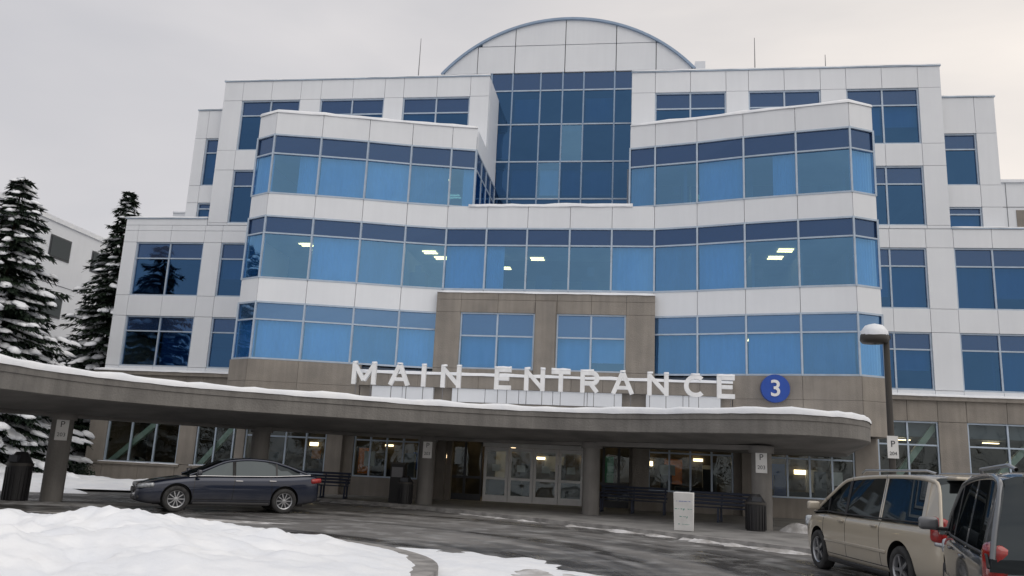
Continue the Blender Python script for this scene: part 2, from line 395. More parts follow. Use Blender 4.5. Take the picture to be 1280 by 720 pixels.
facade(9.3,18.8,0,5.06,Y0-.12,[(10.0,12.35),(13.45,16.5)],[(.95,4.1)],mat='stone',nv=1,pane='glassg',spm='glassg',blind=.9)
for cx0,cx1 in ((-24.2,-20.2),(-19.7,-16.7),(9.8,12.5),(13.3,16.7)):
    wall.box(cx0,cx1,Y0-.2,Y0-.125,.84,.95,'stone')
    snowcap(snow,[(cx0,Y0-.2),(cx1,Y0-.2)],.07,.95,.03,over=.01)
for a,b in ((-24.0,-20.4),(-19.55,-16.9),(10.0,12.35),(13.45,16.5)):   # structural braces behind ground glazing
    L=math.hypot(b-a,3.2); an=math.atan2(3.2,b-a)
    inn.obox(((a+b)/2,Y0+.30,2.4),(L,.22,.24),Matrix.Rotation(-an,3,'Y'),'brace')
wall.box(-24.9,-24.6,Y0+.17,48,0,5.06,'stone'); wall.box(18.5,18.8,Y0+.17,48,0,5.06,'stone')
snowcap(snow,[(-25.0,Y0-.26),(-16.35,Y0-.26)],.3,5.12,.09); snowcap(snow,[(9.35,Y0-.26),(18.8,Y0-.26)],.3,5.12,.09)
wall.box(-25.0,-16.4,Y0-.26,Y0-.125,4.95,5.11,'stone'); wall.box(9.3,18.9,Y0-.26,Y0-.125,4.95,5.11,'stone')
cop=MB()
for a,b,z,y in ((-20.42,-6.87,19.8,Y0),(-.13,13.42,19.8,Y0),(-21.95,-20.44,18.5,Y0+.5),(13.44,15.77,18.5,Y0+.5),(-24.67,-20.44,12.6,Y0-.02),(13.44,18.62,12.25,Y0-.02)):
    cop.box(a-.02,b+.02,y-.05,y+.35,z+.003,z+.06,'frame')
    snowcap(snow,[(a,y-.02),(b,y-.02)],.3,z+.06,.07)
for (xa,xb,top) in ((-24.3,-20.45,12.5),(-20.44,-16.4,19.6),(-16.39,-6.95,19.6),(-.05,9.2,19.6),(9.21,13.1,19.6),(13.12,18.3,12.2)):
    for z0,z1 in ((17.98,19.7),(14.3,16.1),(10.62,12.2),(7.06,8.7),(3.5,5.05)):
        if z1>top+.3: continue
        inn.box(xa,xb,Y0+.31,42,z0,z1,'int')
inn.box(-21.55,-20.46,Y0+.85,42,18.0,18.4,'int'); inn.box(13.13,15.35,Y0+.85,42,18.0,18.4,'int')
inn.box(-21.55,-20.46,Y0+.85,42,13.6,14.4,'int'); inn.box(13.13,15.35,Y0+.85,42,13.6,14.2,'int')
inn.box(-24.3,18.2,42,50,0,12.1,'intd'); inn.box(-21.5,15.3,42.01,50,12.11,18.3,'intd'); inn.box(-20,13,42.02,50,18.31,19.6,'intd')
for x in (-18,-14.0,-12.2,-9.8,-7.4,-.2,2.2,4.9,6.8,8.6,11.0,14.9,-22.0):
    for z0,z1 in ((12.32,14.24),(8.67,10.6),(5.33,7.03)):
        if z0>12 and (x<-16.4 or x>9.3): continue
        ys=33.6 if -16<x<9 else 36.3
        inn.box(x-.06,x+.06,ys,39.5,z0,z1,'int')
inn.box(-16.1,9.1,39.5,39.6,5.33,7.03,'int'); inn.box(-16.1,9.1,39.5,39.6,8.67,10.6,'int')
for (x,y,z) in ((-14.2,33.3,10.70),(-14.0,34.4,10.70),(-8.9,34.4,10.70),(-8.6,35.4,10.70),(-6.0,35.0,10.70),(-4.2,35.4,10.70),(-5.9,36.8,10.60),(4.3,34.2,10.70),(6.2,33.6,10.70),(6.0,34.8,10.70),
                (-13.4,33.8,14.23),(-8.6,34.6,14.23),(3.2,34.5,14.23),(-22.5,37.6,7.05),(11.2,37.5,10.6),(-12.4,33.7,7.03),(5.0,34.0,7.03)):
    for dy in (-.17,.17): lum.box(x-.3,x+.3,y+dy-.07,y+dy+.07,z-.03,z,'lum')
for z in (8.66,12.31,5.33):
    for x in (-13.6,-9.2,-5.6,-3.6,-1.6,2.0,5.4,7.7):
        if z>12 and -7<x<0: continue
        inn.box(x-.5,x+.2,34.2,34.8,z,z+U(.7,1.1),'intd'); 
        if R()<.6: inn.box(x-.3,x,34.3,34.4,z+1.0,z+1.4,'joint')

pY=32.78
xs=[-8.05,-7.0,-5.45,-3.9,-3.0,-1.6,-.2,.95]
zs=[4.6,5.38,7.72,8.25,8.55]
for i in range(len(xs)-1):
    for j in range(len(zs)-1):
        xc=(xs[i]+xs[i+1])/2
        if j==1 and (-7.0<xc<-3.9 or -3.0<xc<-.2): continue
        wall.box(xs[i]+.006,xs[i+1]-.006,pY,pY+.3,zs[j]+.006,zs[j+1]-.006,'stone')
for a,b in ((-7.0,-3.9),(-3.0,-.2)):
    window(a,b,5.38,7.72,pY,1,'glass',blind=.35,spm='spandl',tr=6.75)
snowcap(snow,[(-8.05,pY),(.95,pY)],.28,8.55,.07)
wall.box(-3.86,-3.04,pY-.12,pY-.002,4.62,8.2,'stone')
SL=Lp[:3]+[(-10.9,32.3)]
def so(pts): return offset(pts,-.12)
SB=so(SL); SR=[mir(p) for p in SB][::-1]
for P_ in (SB,SR):
    band(P_,3.2,4.45,.4,'stone',g=.006); band(P_,4.46,5.33,.4,'stone',g=.006)
wall.box(-16.35,-16.1,32.1,35.58,3.2,5.33,'stone'); wall.box(9.1,9.35,32.1,35.58,3.2,5.33,'stone')
LY=31.95
wp=[(-10.3,-7.75),(-7.0,-.3),(.6,3.4)]
for i in range(12):
    a=-10.85+14.7*i/12; b=-10.85+14.7*(i+1)/12
    wall.box(a+.005,b-.005,LY,33.2,4.5,5.0,'stone')
wall.box(-10.85,3.85,LY+.1,33.2,3.1,3.95,'stone')
wall.box(-10.85,3.85,LY+.25,33.2,3.955,4.495,'stone')
for a,b in wp:
    n=max(2,round((b-a)/1.3))
    for i in range(n):
        wall.box(a+(b-a)*i/n+.01,a+(b-a)*(i+1)/n-.01,LY+.05,LY+.245,3.96,4.49,'white')
snowcap(snow,[(-10.85,LY),(3.85,LY)],.8,5.0,.11)

# ---- curtain wall in recess
cY=38.5
xsC=[-7.3,-6.2,-4.75,-3.62,-2.55,-1.0,-.05]
zsC=[12.3,14.55,16.5,18.5,20.35]
for i in range(6):
    for j in range(4):
        a,b=xsC[i],xsC[i+1]; z0,z1=zsC[j],zsC[j+1]
        pane='glassd'
        if (i,j) in ((3,2),(2,1)): pane='glass'
        pane_quad(gl,(a,cY),(b,cY),z0,z1,pane,.02)
        if R()<.45:
            bl.add([(a+.1,cY+.35,z0+.3),(b-.1,cY+.35,z0+.3),(b-.1,cY+.35,z1-.3),(a+.1,cY+.35,z1-.3)],[(0,1,2,3)],'blind2')
for x in xsC: fr.box(x-.035,x+.035,cY-.07,cY+.08,12.3,21.35,'frame_c')
for z in zsC[1:]:
    fr.box(-7.3,-.05,cY-.05,cY+.07,z-.035,z+.035,'frame')
xsT=[-8.1,-6.2,-4.75,-3.62,-2.55,-1.0,1.1]
for i in range(6):
    sp.add([(xsT[i],cY,20.4),(xsT[i+1],cY,20.4),(xsT[i+1],cY,21.3),(xsT[i],cY,21.3)],[(0,1,2,3)],'spand')
for z in (14.5,16.45,18.45): inn.box(-6.8,-.2,cY+.15,42,z-.25,z+.1,'intd')
# ---- barrel vault
aY=38.42
Rr=8.55; zc=24.35-Rr; half=6.5
def arcz(x,r=Rr): return zc+math.sqrt(max(0,r*r-(x-CX)**2))
def cell(x0,x1,z0,zcap,y0,y1,mat,mb,g=.02,r=Rr):
    x0+=g;x1-=g;z0+=g
    n=10; top=[]
    for i in range(n+1):
        x=x1+(x0-x1)*i/n
        z=min(arcz(x,r),zcap-g if zcap else 99)
        if z>z0+.01: top.append((x,z))
    if len(top)<2: return
    xa=top[-1][0]; xb=top[0][0]
    mb.prism_y([(xa,z0),(xb,z0)]+top,y0,y1,mat)
arch=MB()
xj=[-10.0,-8.1,-6.15,-3.55,-.95,1.05,3.0]
for i in range(6):
    cell(xj[i],xj[i+1],21.32,22.85,aY,aY+.12,'white',arch,r=Rr-.12)
    cell(xj[i],xj[i+1],22.85,None,aY,aY+.12,'white',arch,r=Rr-.12)
cell(-10.0,3.0,21.0,None,aY+.13,46,'joint',arch,g=0,r=Rr-.14)
n=48; vs=[];fs=[]
th0=math.asin(half/Rr)
for i in range(n+1):
    th=-th0+2*th0*i/n
    for (r,y) in ((Rr,aY-.12),(Rr,46.2),(Rr-.12,46.2),(Rr-.12,aY-.12)):
        vs.append((CX+r*math.sin(th),y,zc+r*math.cos(th)))
for i in range(n):
    for k in range(4):
        a=i*4+k;b=i*4+(k+1)%4; fs.append((a,b,b+4,a+4))
arch.add(vs,fs,'frame_c')
arch.box(-10.1,-8.15,aY,aY+.3,19.6,21.3,'white'); arch.box(1.15,3.1,aY,aY+.3,19.6,21.3,'white')
arch.box(3.0,3.5,aY+.3,40,19.6,21.9,'white')
arch.box(-8.15,-7.35,aY+.1,aY+.35,19.6,20.38,'white'); arch.box(.0,1.15,aY+.1,aY+.35,19.6,20.38,'white')
arch.obj('barrel_vault',H)
ant=MB()
for x,z0,z1,y in ((-11.1,19.6,23.2,38),(5.8,19.6,22.7,38),(9.1,19.6,21.7,38)): ant.cyl(x,y,z0,z1,.035,'steel',8,.015)
ant.obj('antennas',H)

# ---- ground floor under canopy
gY=33.3
gw=[(-16.1,-12.5),(-11.3,-8.5),(.75,4.0),(5.2,8.5)]
def gwall(a,b,z0,z1): wall.box(a+.006,b-.006,gY,gY+.3,z0,z1,'stone')
for a,b in ((-16.5,-16.1),(-12.5,-11.3),(-8.5,-7.4),(.2,.75),(4.0,5.2),(8.5,9.3)): gwall(a,b,.1,3.3)
for a,b in gw:
    gwall(a,b,.1,.85); gwall(a,b,2.95,3.3)
    window(a,b,.86,2.94,gY,3,'glassg',blind=.9,spm='glassg',tr=2.35,frm='frame')
wall.box(-16.5,-16.2,gY+.3,35.58,.1,3.3,'stone'); wall.box(9.0,9.3,gY+.3,35.58,.1,3.3,'stone')
for x in (-12.0,-8.1,.45,4.6): wall.box(x-.32,x+.32,gY-.35,gY-.003,.1,3.2,'stone')
dY=33.9
wall.box(-7.4,.2,dY-.1,dY+.2,2.72,3.3,'frame_d')
def door(x0,x1,z0,z1,frm='frame_w',mid=1.0,f=.11):
    fr.box(x0,x1,dY,dY+.07,z0,z0+.26,frm); fr.box(x0,x1,dY,dY+.07,z1-.15,z1,frm)
    fr.box(x0,x0+f,dY,dY+.07,z0+.26,z1-.15,frm); fr.box(x1-f,x1,dY,dY+.07,z0+.26,z1-.15,frm)
    if mid: fr.box(x0+f,x1-f,dY+.005,dY+.065,mid,mid+.10,frm)
    gl.add([(x0+f,dY+.03,z0+.26),(x1-f,dY+.03,z0+.26),(x1-f,dY+.03,z1-.15),(x0+f,dY+.03,z1-.15)],[(0,1,2,3)],'glassg')
xd=[-5.9,-4.87,-3.85,-2.83,-1.8]
for i in range(4): door(xd[i]+.01,xd[i+1]-.01,.13,2.3)
fr.box(-5.95,-1.75,dY-.03,dY+.1,2.31,2.5,'frame_w')
gl.add([(-5.95,dY+.03,2.5),(-1.75,dY+.03,2.5),(-1.75,dY+.03,2.72),(-5.95,dY+.03,2.72)],[(0,1,2,3)],'glassg')
for i in range(5): fr.box(xd[i]-.03,xd[i]+.03,dY-.0,dY+.06,2.5,2.72,'frame_w')
for a,b in ((-7.4,-6.68),(-6.68,-5.97),(-1.73,-1.0),(-1.0,-.4),(-.4,.2)): door(a,b,.13,2.71,'frame_d',1.0,.05)
wall.box(-7.4,-7.2,gY+.3,dY-.01,.1,3.3,'stone'); wall.box(0,.2,gY+.3,dY-.01,.1,3.3,'stone')
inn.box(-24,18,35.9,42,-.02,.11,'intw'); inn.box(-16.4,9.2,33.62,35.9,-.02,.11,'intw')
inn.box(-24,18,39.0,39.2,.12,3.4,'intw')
for x in (-15,-12.6,-10,-7.0,-4.9,-2.6,.2,2.4,6.5,8,-22.4,-18.5,11.5,15):
    for y in (35.4,37.0,38.2) if -16<x<9 else (37.4,):
        lum.box(x-.3,x+.3,y-.09,y+.09,3.40,3.43,'lum2')
for (x,w_,z0,z1,mt) in ((-14.6,.9,1.1,2.2,'white_p'),(-12.9,.5,.9,2.1,'amber'),(-10.2,.8,1.2,2.0,'blue'),(-6.2,.5,.8,2.2,'white_p'),(-3.9,.9,1.4,2.1,'white_p'),(-1.2,.5,.9,2.2,'green'),(1.6,.8,1.1,2.2,'amber'),(3.3,.6,1.0,2.0,'white_p'),(6.1,.8,1.1,2.2,'blue'),(7.8,.5,.8,2.0,'white_p')):
    inn.box(x,x+w_,38.9,38.98,z0,z1,mt)
# wall lights in the lobby
for x in (-15.4,-11.6,-8.9,-5.5,-4.3,-2.2,.9,2.9,5.6,7.3):
    z=U(1.7,2.3); lum.box(x,x+U(.12,.5),38.86,38.89,z,z+U(.08,.22),'lum2')
for x in (-13.8,-9.9,2.6,6.9,-5.2,-2.4):
    inn.box(x-.7,x+.7,35.4,36.0,.12,U(.8,1.3),'intd'); inn.box(x+.9,x+1.1,36.5,36.7,.12,2.1,'int')
for (x,y,h,mt) in ((-15.2,34.4,1.7,'intd'),(-13.0,34.6,1.5,'intd'),(-10.6,34.5,1.6,'intd'),(-9.3,34.9,1.9,'int'),(1.5,34.5,1.6,'intd'),(3.2,34.8,1.8,'intd'),(5.9,34.3,1.7,'blue'),(7.5,34.6,1.9,'int'),(-4.5,36.5,1.7,'intd'),(-3.0,37.2,1.7,'intd')):
    inn.box(x-.22,x+.22,y,y+.25,.12,h,mt)
for (x,z,w_,h,mt) in ((-13.2,1.5,.4,.4,'amber'),(1.2,1.5,.6,.4,'white_p'),(-10.9,1.3,.45,.6,'white_p'),(7.7,1.4,.4,.5,'white_p')):
    inn.box(x,x+w_,gY+.32,gY+.335,z,z+h,mt)
for x in xd[:-1]: inn.box(x+.35,x+.68,dY+.1,dY+.11,1.35,1.62,'white_p')

wall.obj('wall_panels',H,bevel=0); fr.obj('window_frames',H); gl.obj('window_glass',H); sp.obj('spandrel_glass',H)
inn.obj('interior',H); bl.obj('blinds',H); lum.obj('ceiling_lights',H); cop.obj('copings',H); snow.obj('roof_snow',H)
# number sign
ns=empty('number_sign'); 
d=MB(); n=40
vs=[(5.35+.52*math.cos(2*math.pi*i/n),31.85,4.84+.52*math.sin(2*math.pi*i/n)) for i in range(n)]
vs2=[(v[0],31.6,v[2]) for v in vs]
d.add(vs+vs2,[tuple(range(n))[::-1],tuple(range(n,2*n))]+[(i,(i+1)%n,n+(i+1)%n,n+i) for i in range(n)],'blue')
d.obj('disc',ns)
text_mesh('3',.85,.015,'white_p','numeral',ns,(5.35,31.58,4.56),(math.pi/2,0,0),.012)
# channel letters built from strokes
es=empty('main_entrance_sign')
LYs=31.0; LH=.84; SW=.165
def letter(ch,x,zb,idx):
    m=MB(); k=[0]
    def st_(x0,z0,x1,z1,w=SW):
        k[0]+=1; L=math.hypot(x1-x0,z1-z0); an=math.atan2(z1-z0,x1-x0)
        m.obox((x+(x0+x1)/2,LYs,zb+(z0+z1)/2),(L,.15+.006*k[0],w),Matrix.Rotation(-an,3,'Y'),'letter')
    def arc(cx,cz,r,a0,a1,n=14):
        k[0]+=1; t=(.15+.006*k[0])/2; vs=[];fs=[]
        for i in range(n+1):
            a=math.radians(a0+(a1-a0)*i/n)
            for (q,y) in ((r+SW/2,-t),(r-SW/2,-t),(r-SW/2,t),(r+SW/2,t)): vs.append((x+cx+q*math.cos(a),LYs+y,zb+cz+q*math.sin(a)))
        for i in range(n):
            for j in range(4): fs.append((i*4+j,i*4+(j+1)%4,i*4+4+(j+1)%4,i*4+4+j))
        fs.append((0,1,2,3)); fs.append((n*4+3,n*4+2,n*4+1,n*4)); m.add(vs,fs,'letter')
    h=LH; e=SW/2; caps=[]
    if ch=='M':
        st_(-.40,0,-.40,h); st_(.40,0,.40,h); st_(-.37,h-.10,0,.16,.15); st_(.37,h-.10,0,.16,.15); caps=[(-.48,-.30),(.30,.48)]
    elif ch=='A':
        st_(-.35,.02,-.02,h-.04,.16); st_(.35,.02,.02,h-.04,.16); st_(-.22,.25,.22,.25,.13); caps=[(-.1,.1)]
    elif ch=='I': st_(0,0,0,h); caps=[(-.09,.09)]
    elif ch=='N':
        st_(-.31,0,-.31,h); st_(.31,0,.31,h); st_(-.30,h-.10,.30,.10,.15); caps=[(-.39,-.18),(.22,.4)]
    elif ch=='E':
        st_(-.26,0,-.26,h); st_(-.18,e,.30,e); st_(-.18,h-e,.30,h-e); st_(-.18,h/2,.22,h/2,.14); caps=[(-.34,.30)]
    elif ch=='T':
        st_(0,0,0,h-SW); st_(-.36,h-e,.36,h-e); caps=[(-.36,.36)]
    elif ch=='R':
        st_(-.28,0,-.28,h); st_(-.2,h-e,.08,h-e); st_(-.2,.37,.08,.37); arc(.08,(h-e+.37)/2,(h-e-.37)/2,-90,90); st_(.02,.36,.27,.04,.16); caps=[(-.36,.14)]
    elif ch=='C':
        arc(.04,h/2,h/2-e,48,312,20); caps=[(-.12,.2)]
    m.obj('letter_%s_%d'%(ch,idx),es,bevel=.008)
    for a,b in caps: snowcap(lsn,[(x+a,LYs-.075),(x+b,LYs-.075)],.15,zb+h-(.0 if ch!='A' else -.01),.06,over=.015,step=.1)
    for dx in ((-.3,.3) if ch in 'MAN' else ((0,) if ch in 'IT' else (-.2,.15))):
        post.box(x+dx-.012,x+dx+.012,LYs-.012,LYs+.012,3.3,zb+.05,'steel')
sx=[(-10.33,'M'),(-8.9,'A'),(-7.93,'I'),(-6.85,'N'),(-4.8,'E'),(-3.6,'N'),(-2.6,'T'),(-1.5,'R'),(-.28,'A'),(1.02,'N'),(2.35,'C'),(3.5,'E')]
lsn=MB(); post=MB()
for i,(x,ch) in enumerate(sx): letter(ch,x,4.43-.008*i,i)
lsn.obj('letter_snow',es); post.obj('letter_posts',es)

# ================================================================== CANOPY
CN=empty('entrance_canopy')
E=[(-15.3,9),(-14.5,13),(-14.05,16.6),(-13.7,19.0),(-12.7,20.9),(-11.1,22.4),(-9.1,23.6),(-7.1,24.8),(-4.7,25.9),(-2.2,26.2),(.3,25.6),(2.5,24.2),(4.4,23.5),(6.0,24.2),(7.1,26),(7.7,29),(7.9,32.0)]
B=[(-20.5,9),(-20.5,13),(-20.3,17),(-19.5,20.5),(-18.2,23.6),(-16,26.2),(-13.5,28.5),(-11,31),(-8.5,33.2),(-4,33.2),(-.5,33.2),(2,33.2),(4,33.2),(5.3,33.2),(6.5,33.2),(7.4,33.2),(7.85,33.2)]
EB=catmull([e+b for e,b in zip(E,B)],6)
zt,zb,zi=3.33,2.74,2.46
can=MB(); vs=[];fs=[]
E2=[(q[0],q[1]) for q in EB];B2=[(q[2],q[3]) for q in EB]
for e,b in zip(E2,B2):
    e=Vector(e);b=Vector(b);d=(b-e);L=d.length;d.normalize()
    i1=e+d*min(2.2,L*.38); g=e+d*.03; lip=e+d*min(.3,L*.1)
    vs+=[(b.x,b.y,zt-.05),(lip.x,lip.y,zt-.05),(lip.x,lip.y,zt),(e.x,e.y,zt),(e.x,e.y,zt-.17),(g.x,g.y,zt-.19),(g.x,g.y,zb+.03),(e.x+d.x*.1,e.y+d.y*.1,zb),(i1.x,i1.y,zi),(b.x,b.y,zi)]
K=10
for i in range(len(E2)-1):
    for k in range(K):
        a=i*K+k;b=i*K+(k+1)%K; fs.append((a,b,b+K,a+K))
fs.append(tuple(range(K))); fs.append(tuple((len(E2)-1)*K+k for k in range(K))[::-1])
sof=set(f for f in range(len(fs)) if f<len(fs)-2 and (f%K) in (7,8))
can.add(vs,[fs[i] for i in range(len(fs)) if i not in sof],'concrete')
can.add(vs,[fs[i] for i in sof],'soffit')
cols=[(-16.1,21.8),(-12.0,26.0),(-7.15,29.2),(-1.25,28.3),(3.85,25.4),(-17.2,15.5)]
can.obj('canopy_slab',CN)
cs=MB()
snowcap(cs,E2,.9,zt,.16,over=.03,step=.3)
cs.prism([(q[0]+.0,q[1]) for q in offset(E2,.8)]+B2[::-1],zt-.045,zt+.05,'snow')
cs.obj('canopy_snow',CN)
colm=MB()
for (x,y) in cols:
    colm.cyl(x,y,-.01,2.5,.29,'concrete',28)
    colm.cyl(x,y,2.28,2.47,.36,'soffit',28)
colm.obj('columns',CN)
rb=catmull([cols[5],cols[0],cols[1],cols[2],cols[3],cols[4]],8)
o1=offset(rb,-.25);o2=offset(rb,.25); bm_=MB()
for i in range(len(rb)-1): bm_.prism([o1[i],o1[i+1],o2[i+1],o2[i]],2.36,2.5,'soffit')
bm_.obj('ring_beam',CN)
def col_sign(x,y,z):
    e=empty('wayfinding_sign'); m=MB(); a=math.atan2(-x,y) ; 
    rot=Rz(a); c=Vector((x,y,z))+rot@Vector((0,-.31,0))
    m.obox(c,(.32,.02,.62),rot,'white_p'); m.obj('panel',e,bevel=.004)
    c2=c+rot@Vector((0,-.012,0))
    text_mesh('P',.24,.002,'frame_d','letter_p',e,tuple(c2+Vector((0,0,.06))),(math.pi/2,0,a))
    text_mesh('203',.15,.002,'frame_d','number',e,tuple(c2+Vector((0,0,-.2))),(math.pi/2,0,a))
for (x,y) in (cols[0],cols[2],cols[4]): col_sign(x,y,2.02)

# ================================================================== GROUND
gr=MB(); gr.add([(-700,-300,-.03),(700,-300,-.03),(700,1200,-.03),(-700,1200,-.03)],[(0,1,2,3)],'snowd'); gr.obj('ground')
rd=MB(); rd.add([(-60,-40,0),(60,-40,0),(60,35,0),(-60,35,0)],[(0,1,2,3)],'asphalt'); rd.obj('road')
kp=catmull([(-40,31.5),(-26,30.2),(-18,29.2),(-11.5,29.4),(-7.5,28.2),(-4.2,25.9),(-.2,23.0),(2.2,20.9),(4.2,19.0),(5.6,17.6),(7.2,17.0),(10,17.5),(16,19.5),(40,26)],6)
def side_w():
    m=MB(); q=offset(kp,.16)
    for i in range(len(kp)-1):
        m.prism([kp[i],kp[i+1],q[i+1],q[i]],-.02,.125,'kerb')
    vs=[(p[0],p[1],.118) for p in q]+[(p[0],36,.118) for p in q]
    n=len(q)
    m.add(vs,[(i,i+1,n+i+1,n+i) for i in range(n-1)],'paving')
    return m.obj('sidewalk')
side_w()
def snow_strip(name,pts,o0,o1,seed,mat='snowd',h=.03,bias=.45):
    """ragged, broken line of packed snow along a kerb"""
    P=[]
    for i in range(len(pts)-1):
        a=Vector(pts[i]);b=Vector(pts[i+1]); n=max(1,int((b-a).length/.08))
        for j in range(n): P.append(tuple(a.lerp(b,j/n)))
    A=offset(P,o0);Bq=offset(P,o1); vs=[];fs=[]
    for i,(a,b) in enumerate(zip(A,Bq)):
        a=Vector(a);b=Vector(b); nn=noise.fractal(Vector((a.x*1.3,a.y*1.3,seed)),1,2,6); k=max(.0,min(1.4,bias+nn*1.7))
        e=b.lerp(a,k); m_=b.lerp(a,k*.5)
        vs+=[(b.x,b.y,-.01),(m_.x,m_.y,.008+h*k),(e.x,e.y,-.004+.010*(k>0.02))]
    for i in range(len(P)-1):
        for k in range(2): fs.append((i*3+k,i*3+3+k,i*3+4+k,i*3+1+k))
    m=MB(); m.add(vs,fs,mat,True); m.obj(name)
sub=[p for p in kp if -6<p[0]<7]
snow_strip('kerb_snow',sub,-.40,-.02,2,'snowd',.05,.5)
sub=[p for p in kp if -18<p[0]<-6.5]
snow_strip('kerb_snow',sub,-.5,-.02,4,'snowd',.05)
def snow_patch(name,cx,cy,rx,ry,h,seed,rot=0,mat='snow',base=0,rag=.12,lump=.5,nr=26,na=96,parent=None,pw=2.2,fine=.10):
    rs=random.Random(seed); ph=[rs.uniform(0,6.28) for _ in range(10)]
    fs=[]; c,s=math.cos(rot),math.sin(rot)
    def pt(t,a):
        rr=1+rag*(math.sin(2*a+ph[0])*.5+math.sin(5*a+ph[1])*.3+math.sin(11*a+ph[2])*.15+math.sin(23*a+ph[3])*.1)
        x=rx*t*rr*math.cos(a);y=ry*t*rr*math.sin(a)
        X=cx+x*c-y*s;Y=cy+x*s+y*c
        nn=noise.fractal(Vector((X*.55,Y*.55,seed)),1,2,5)
        n2=noise.fractal(Vector((X*2.3,Y*2.3,seed+5)),1,2,4)
        z=h*(1-t**pw)*(1+lump*nn)+h*fine*n2*(1-t**6)
        if t>=1: z=-.02
        return (X,Y,base+max(z,-.02))
    vs=[pt(0,0)]
    for i in range(1,nr+1):
        t=(i/nr)**.8
        for j in range(na): vs.append(pt(t if i<nr else 1,2*math.pi*j/na))
    for j in range(na): fs.append((0,1+j,1+(j+1)%na))
    for i in range(nr-1):
        for j in range(na):
            a=1+i*na+j;b=1+i*na+(j+1)%na; fs.append((a,a+na,b+na,b))
    m=MB(); m.add(vs,fs,mat,True); return m.obj(name,parent)
isl=empty('traffic_island')
ip=[(-8.6+6.0*math.cos(a),11.3+4.7*math.sin(a)) for a in [2*math.pi*i/72 for i in range(72)]]
im=MB(); im.prism(ip,-.02,.13,'kerb'); im.obj('island_kerb',isl)
snow_patch('island_snow',-8.7,11.3,5.85,4.55,.38,3,base=.1,parent=isl,lump=.8,pw=2.6,rag=.05,nr=60,na=220,fine=.22)
snow_patch('slush_patch',-2.3,13.3,1.9,2.2,.05,5,rot=.35,mat='snow',rag=.45,lump=1.6)
snow_patch('slush_patch',-1.2,12.4,1.0,1.2,.04,15,rot=.35,mat='snowd',rag=.5,lump=1.6)
snow_patch('slush_patch',-11,18.8,3.4,.28,.03,6,rot=.1,mat='snowd',rag=.3,lump=1.2)
snow_patch('slush_patch',-16.5,21.0,2.6,.9,.03,12,rot=.3,mat='snowd',rag=.3,lump=1.4)
snow_patch('snow_bank',-27,30.5,9.3,4.6,.42,9,base=.1,lump=.6,pw=2.6)
snow_patch('snow_bank',-18.4,31.3,2.6,2.3,.3,10,base=.1,lump=.8)
snow_patch('snow_bank',-21.5,26.3,3.2,.9,.32,11,base=0,lump=.9,rot=.12)
snow_patch('snow_bank',13.5,31,4.5,3.0,.35,13,base=.11,lump=.6)
snow_patch('snow_bank',5.0,24.9,.75,.35,.28,17,base=.11,lump=.8,mat='snowd',nr=12,na=40)

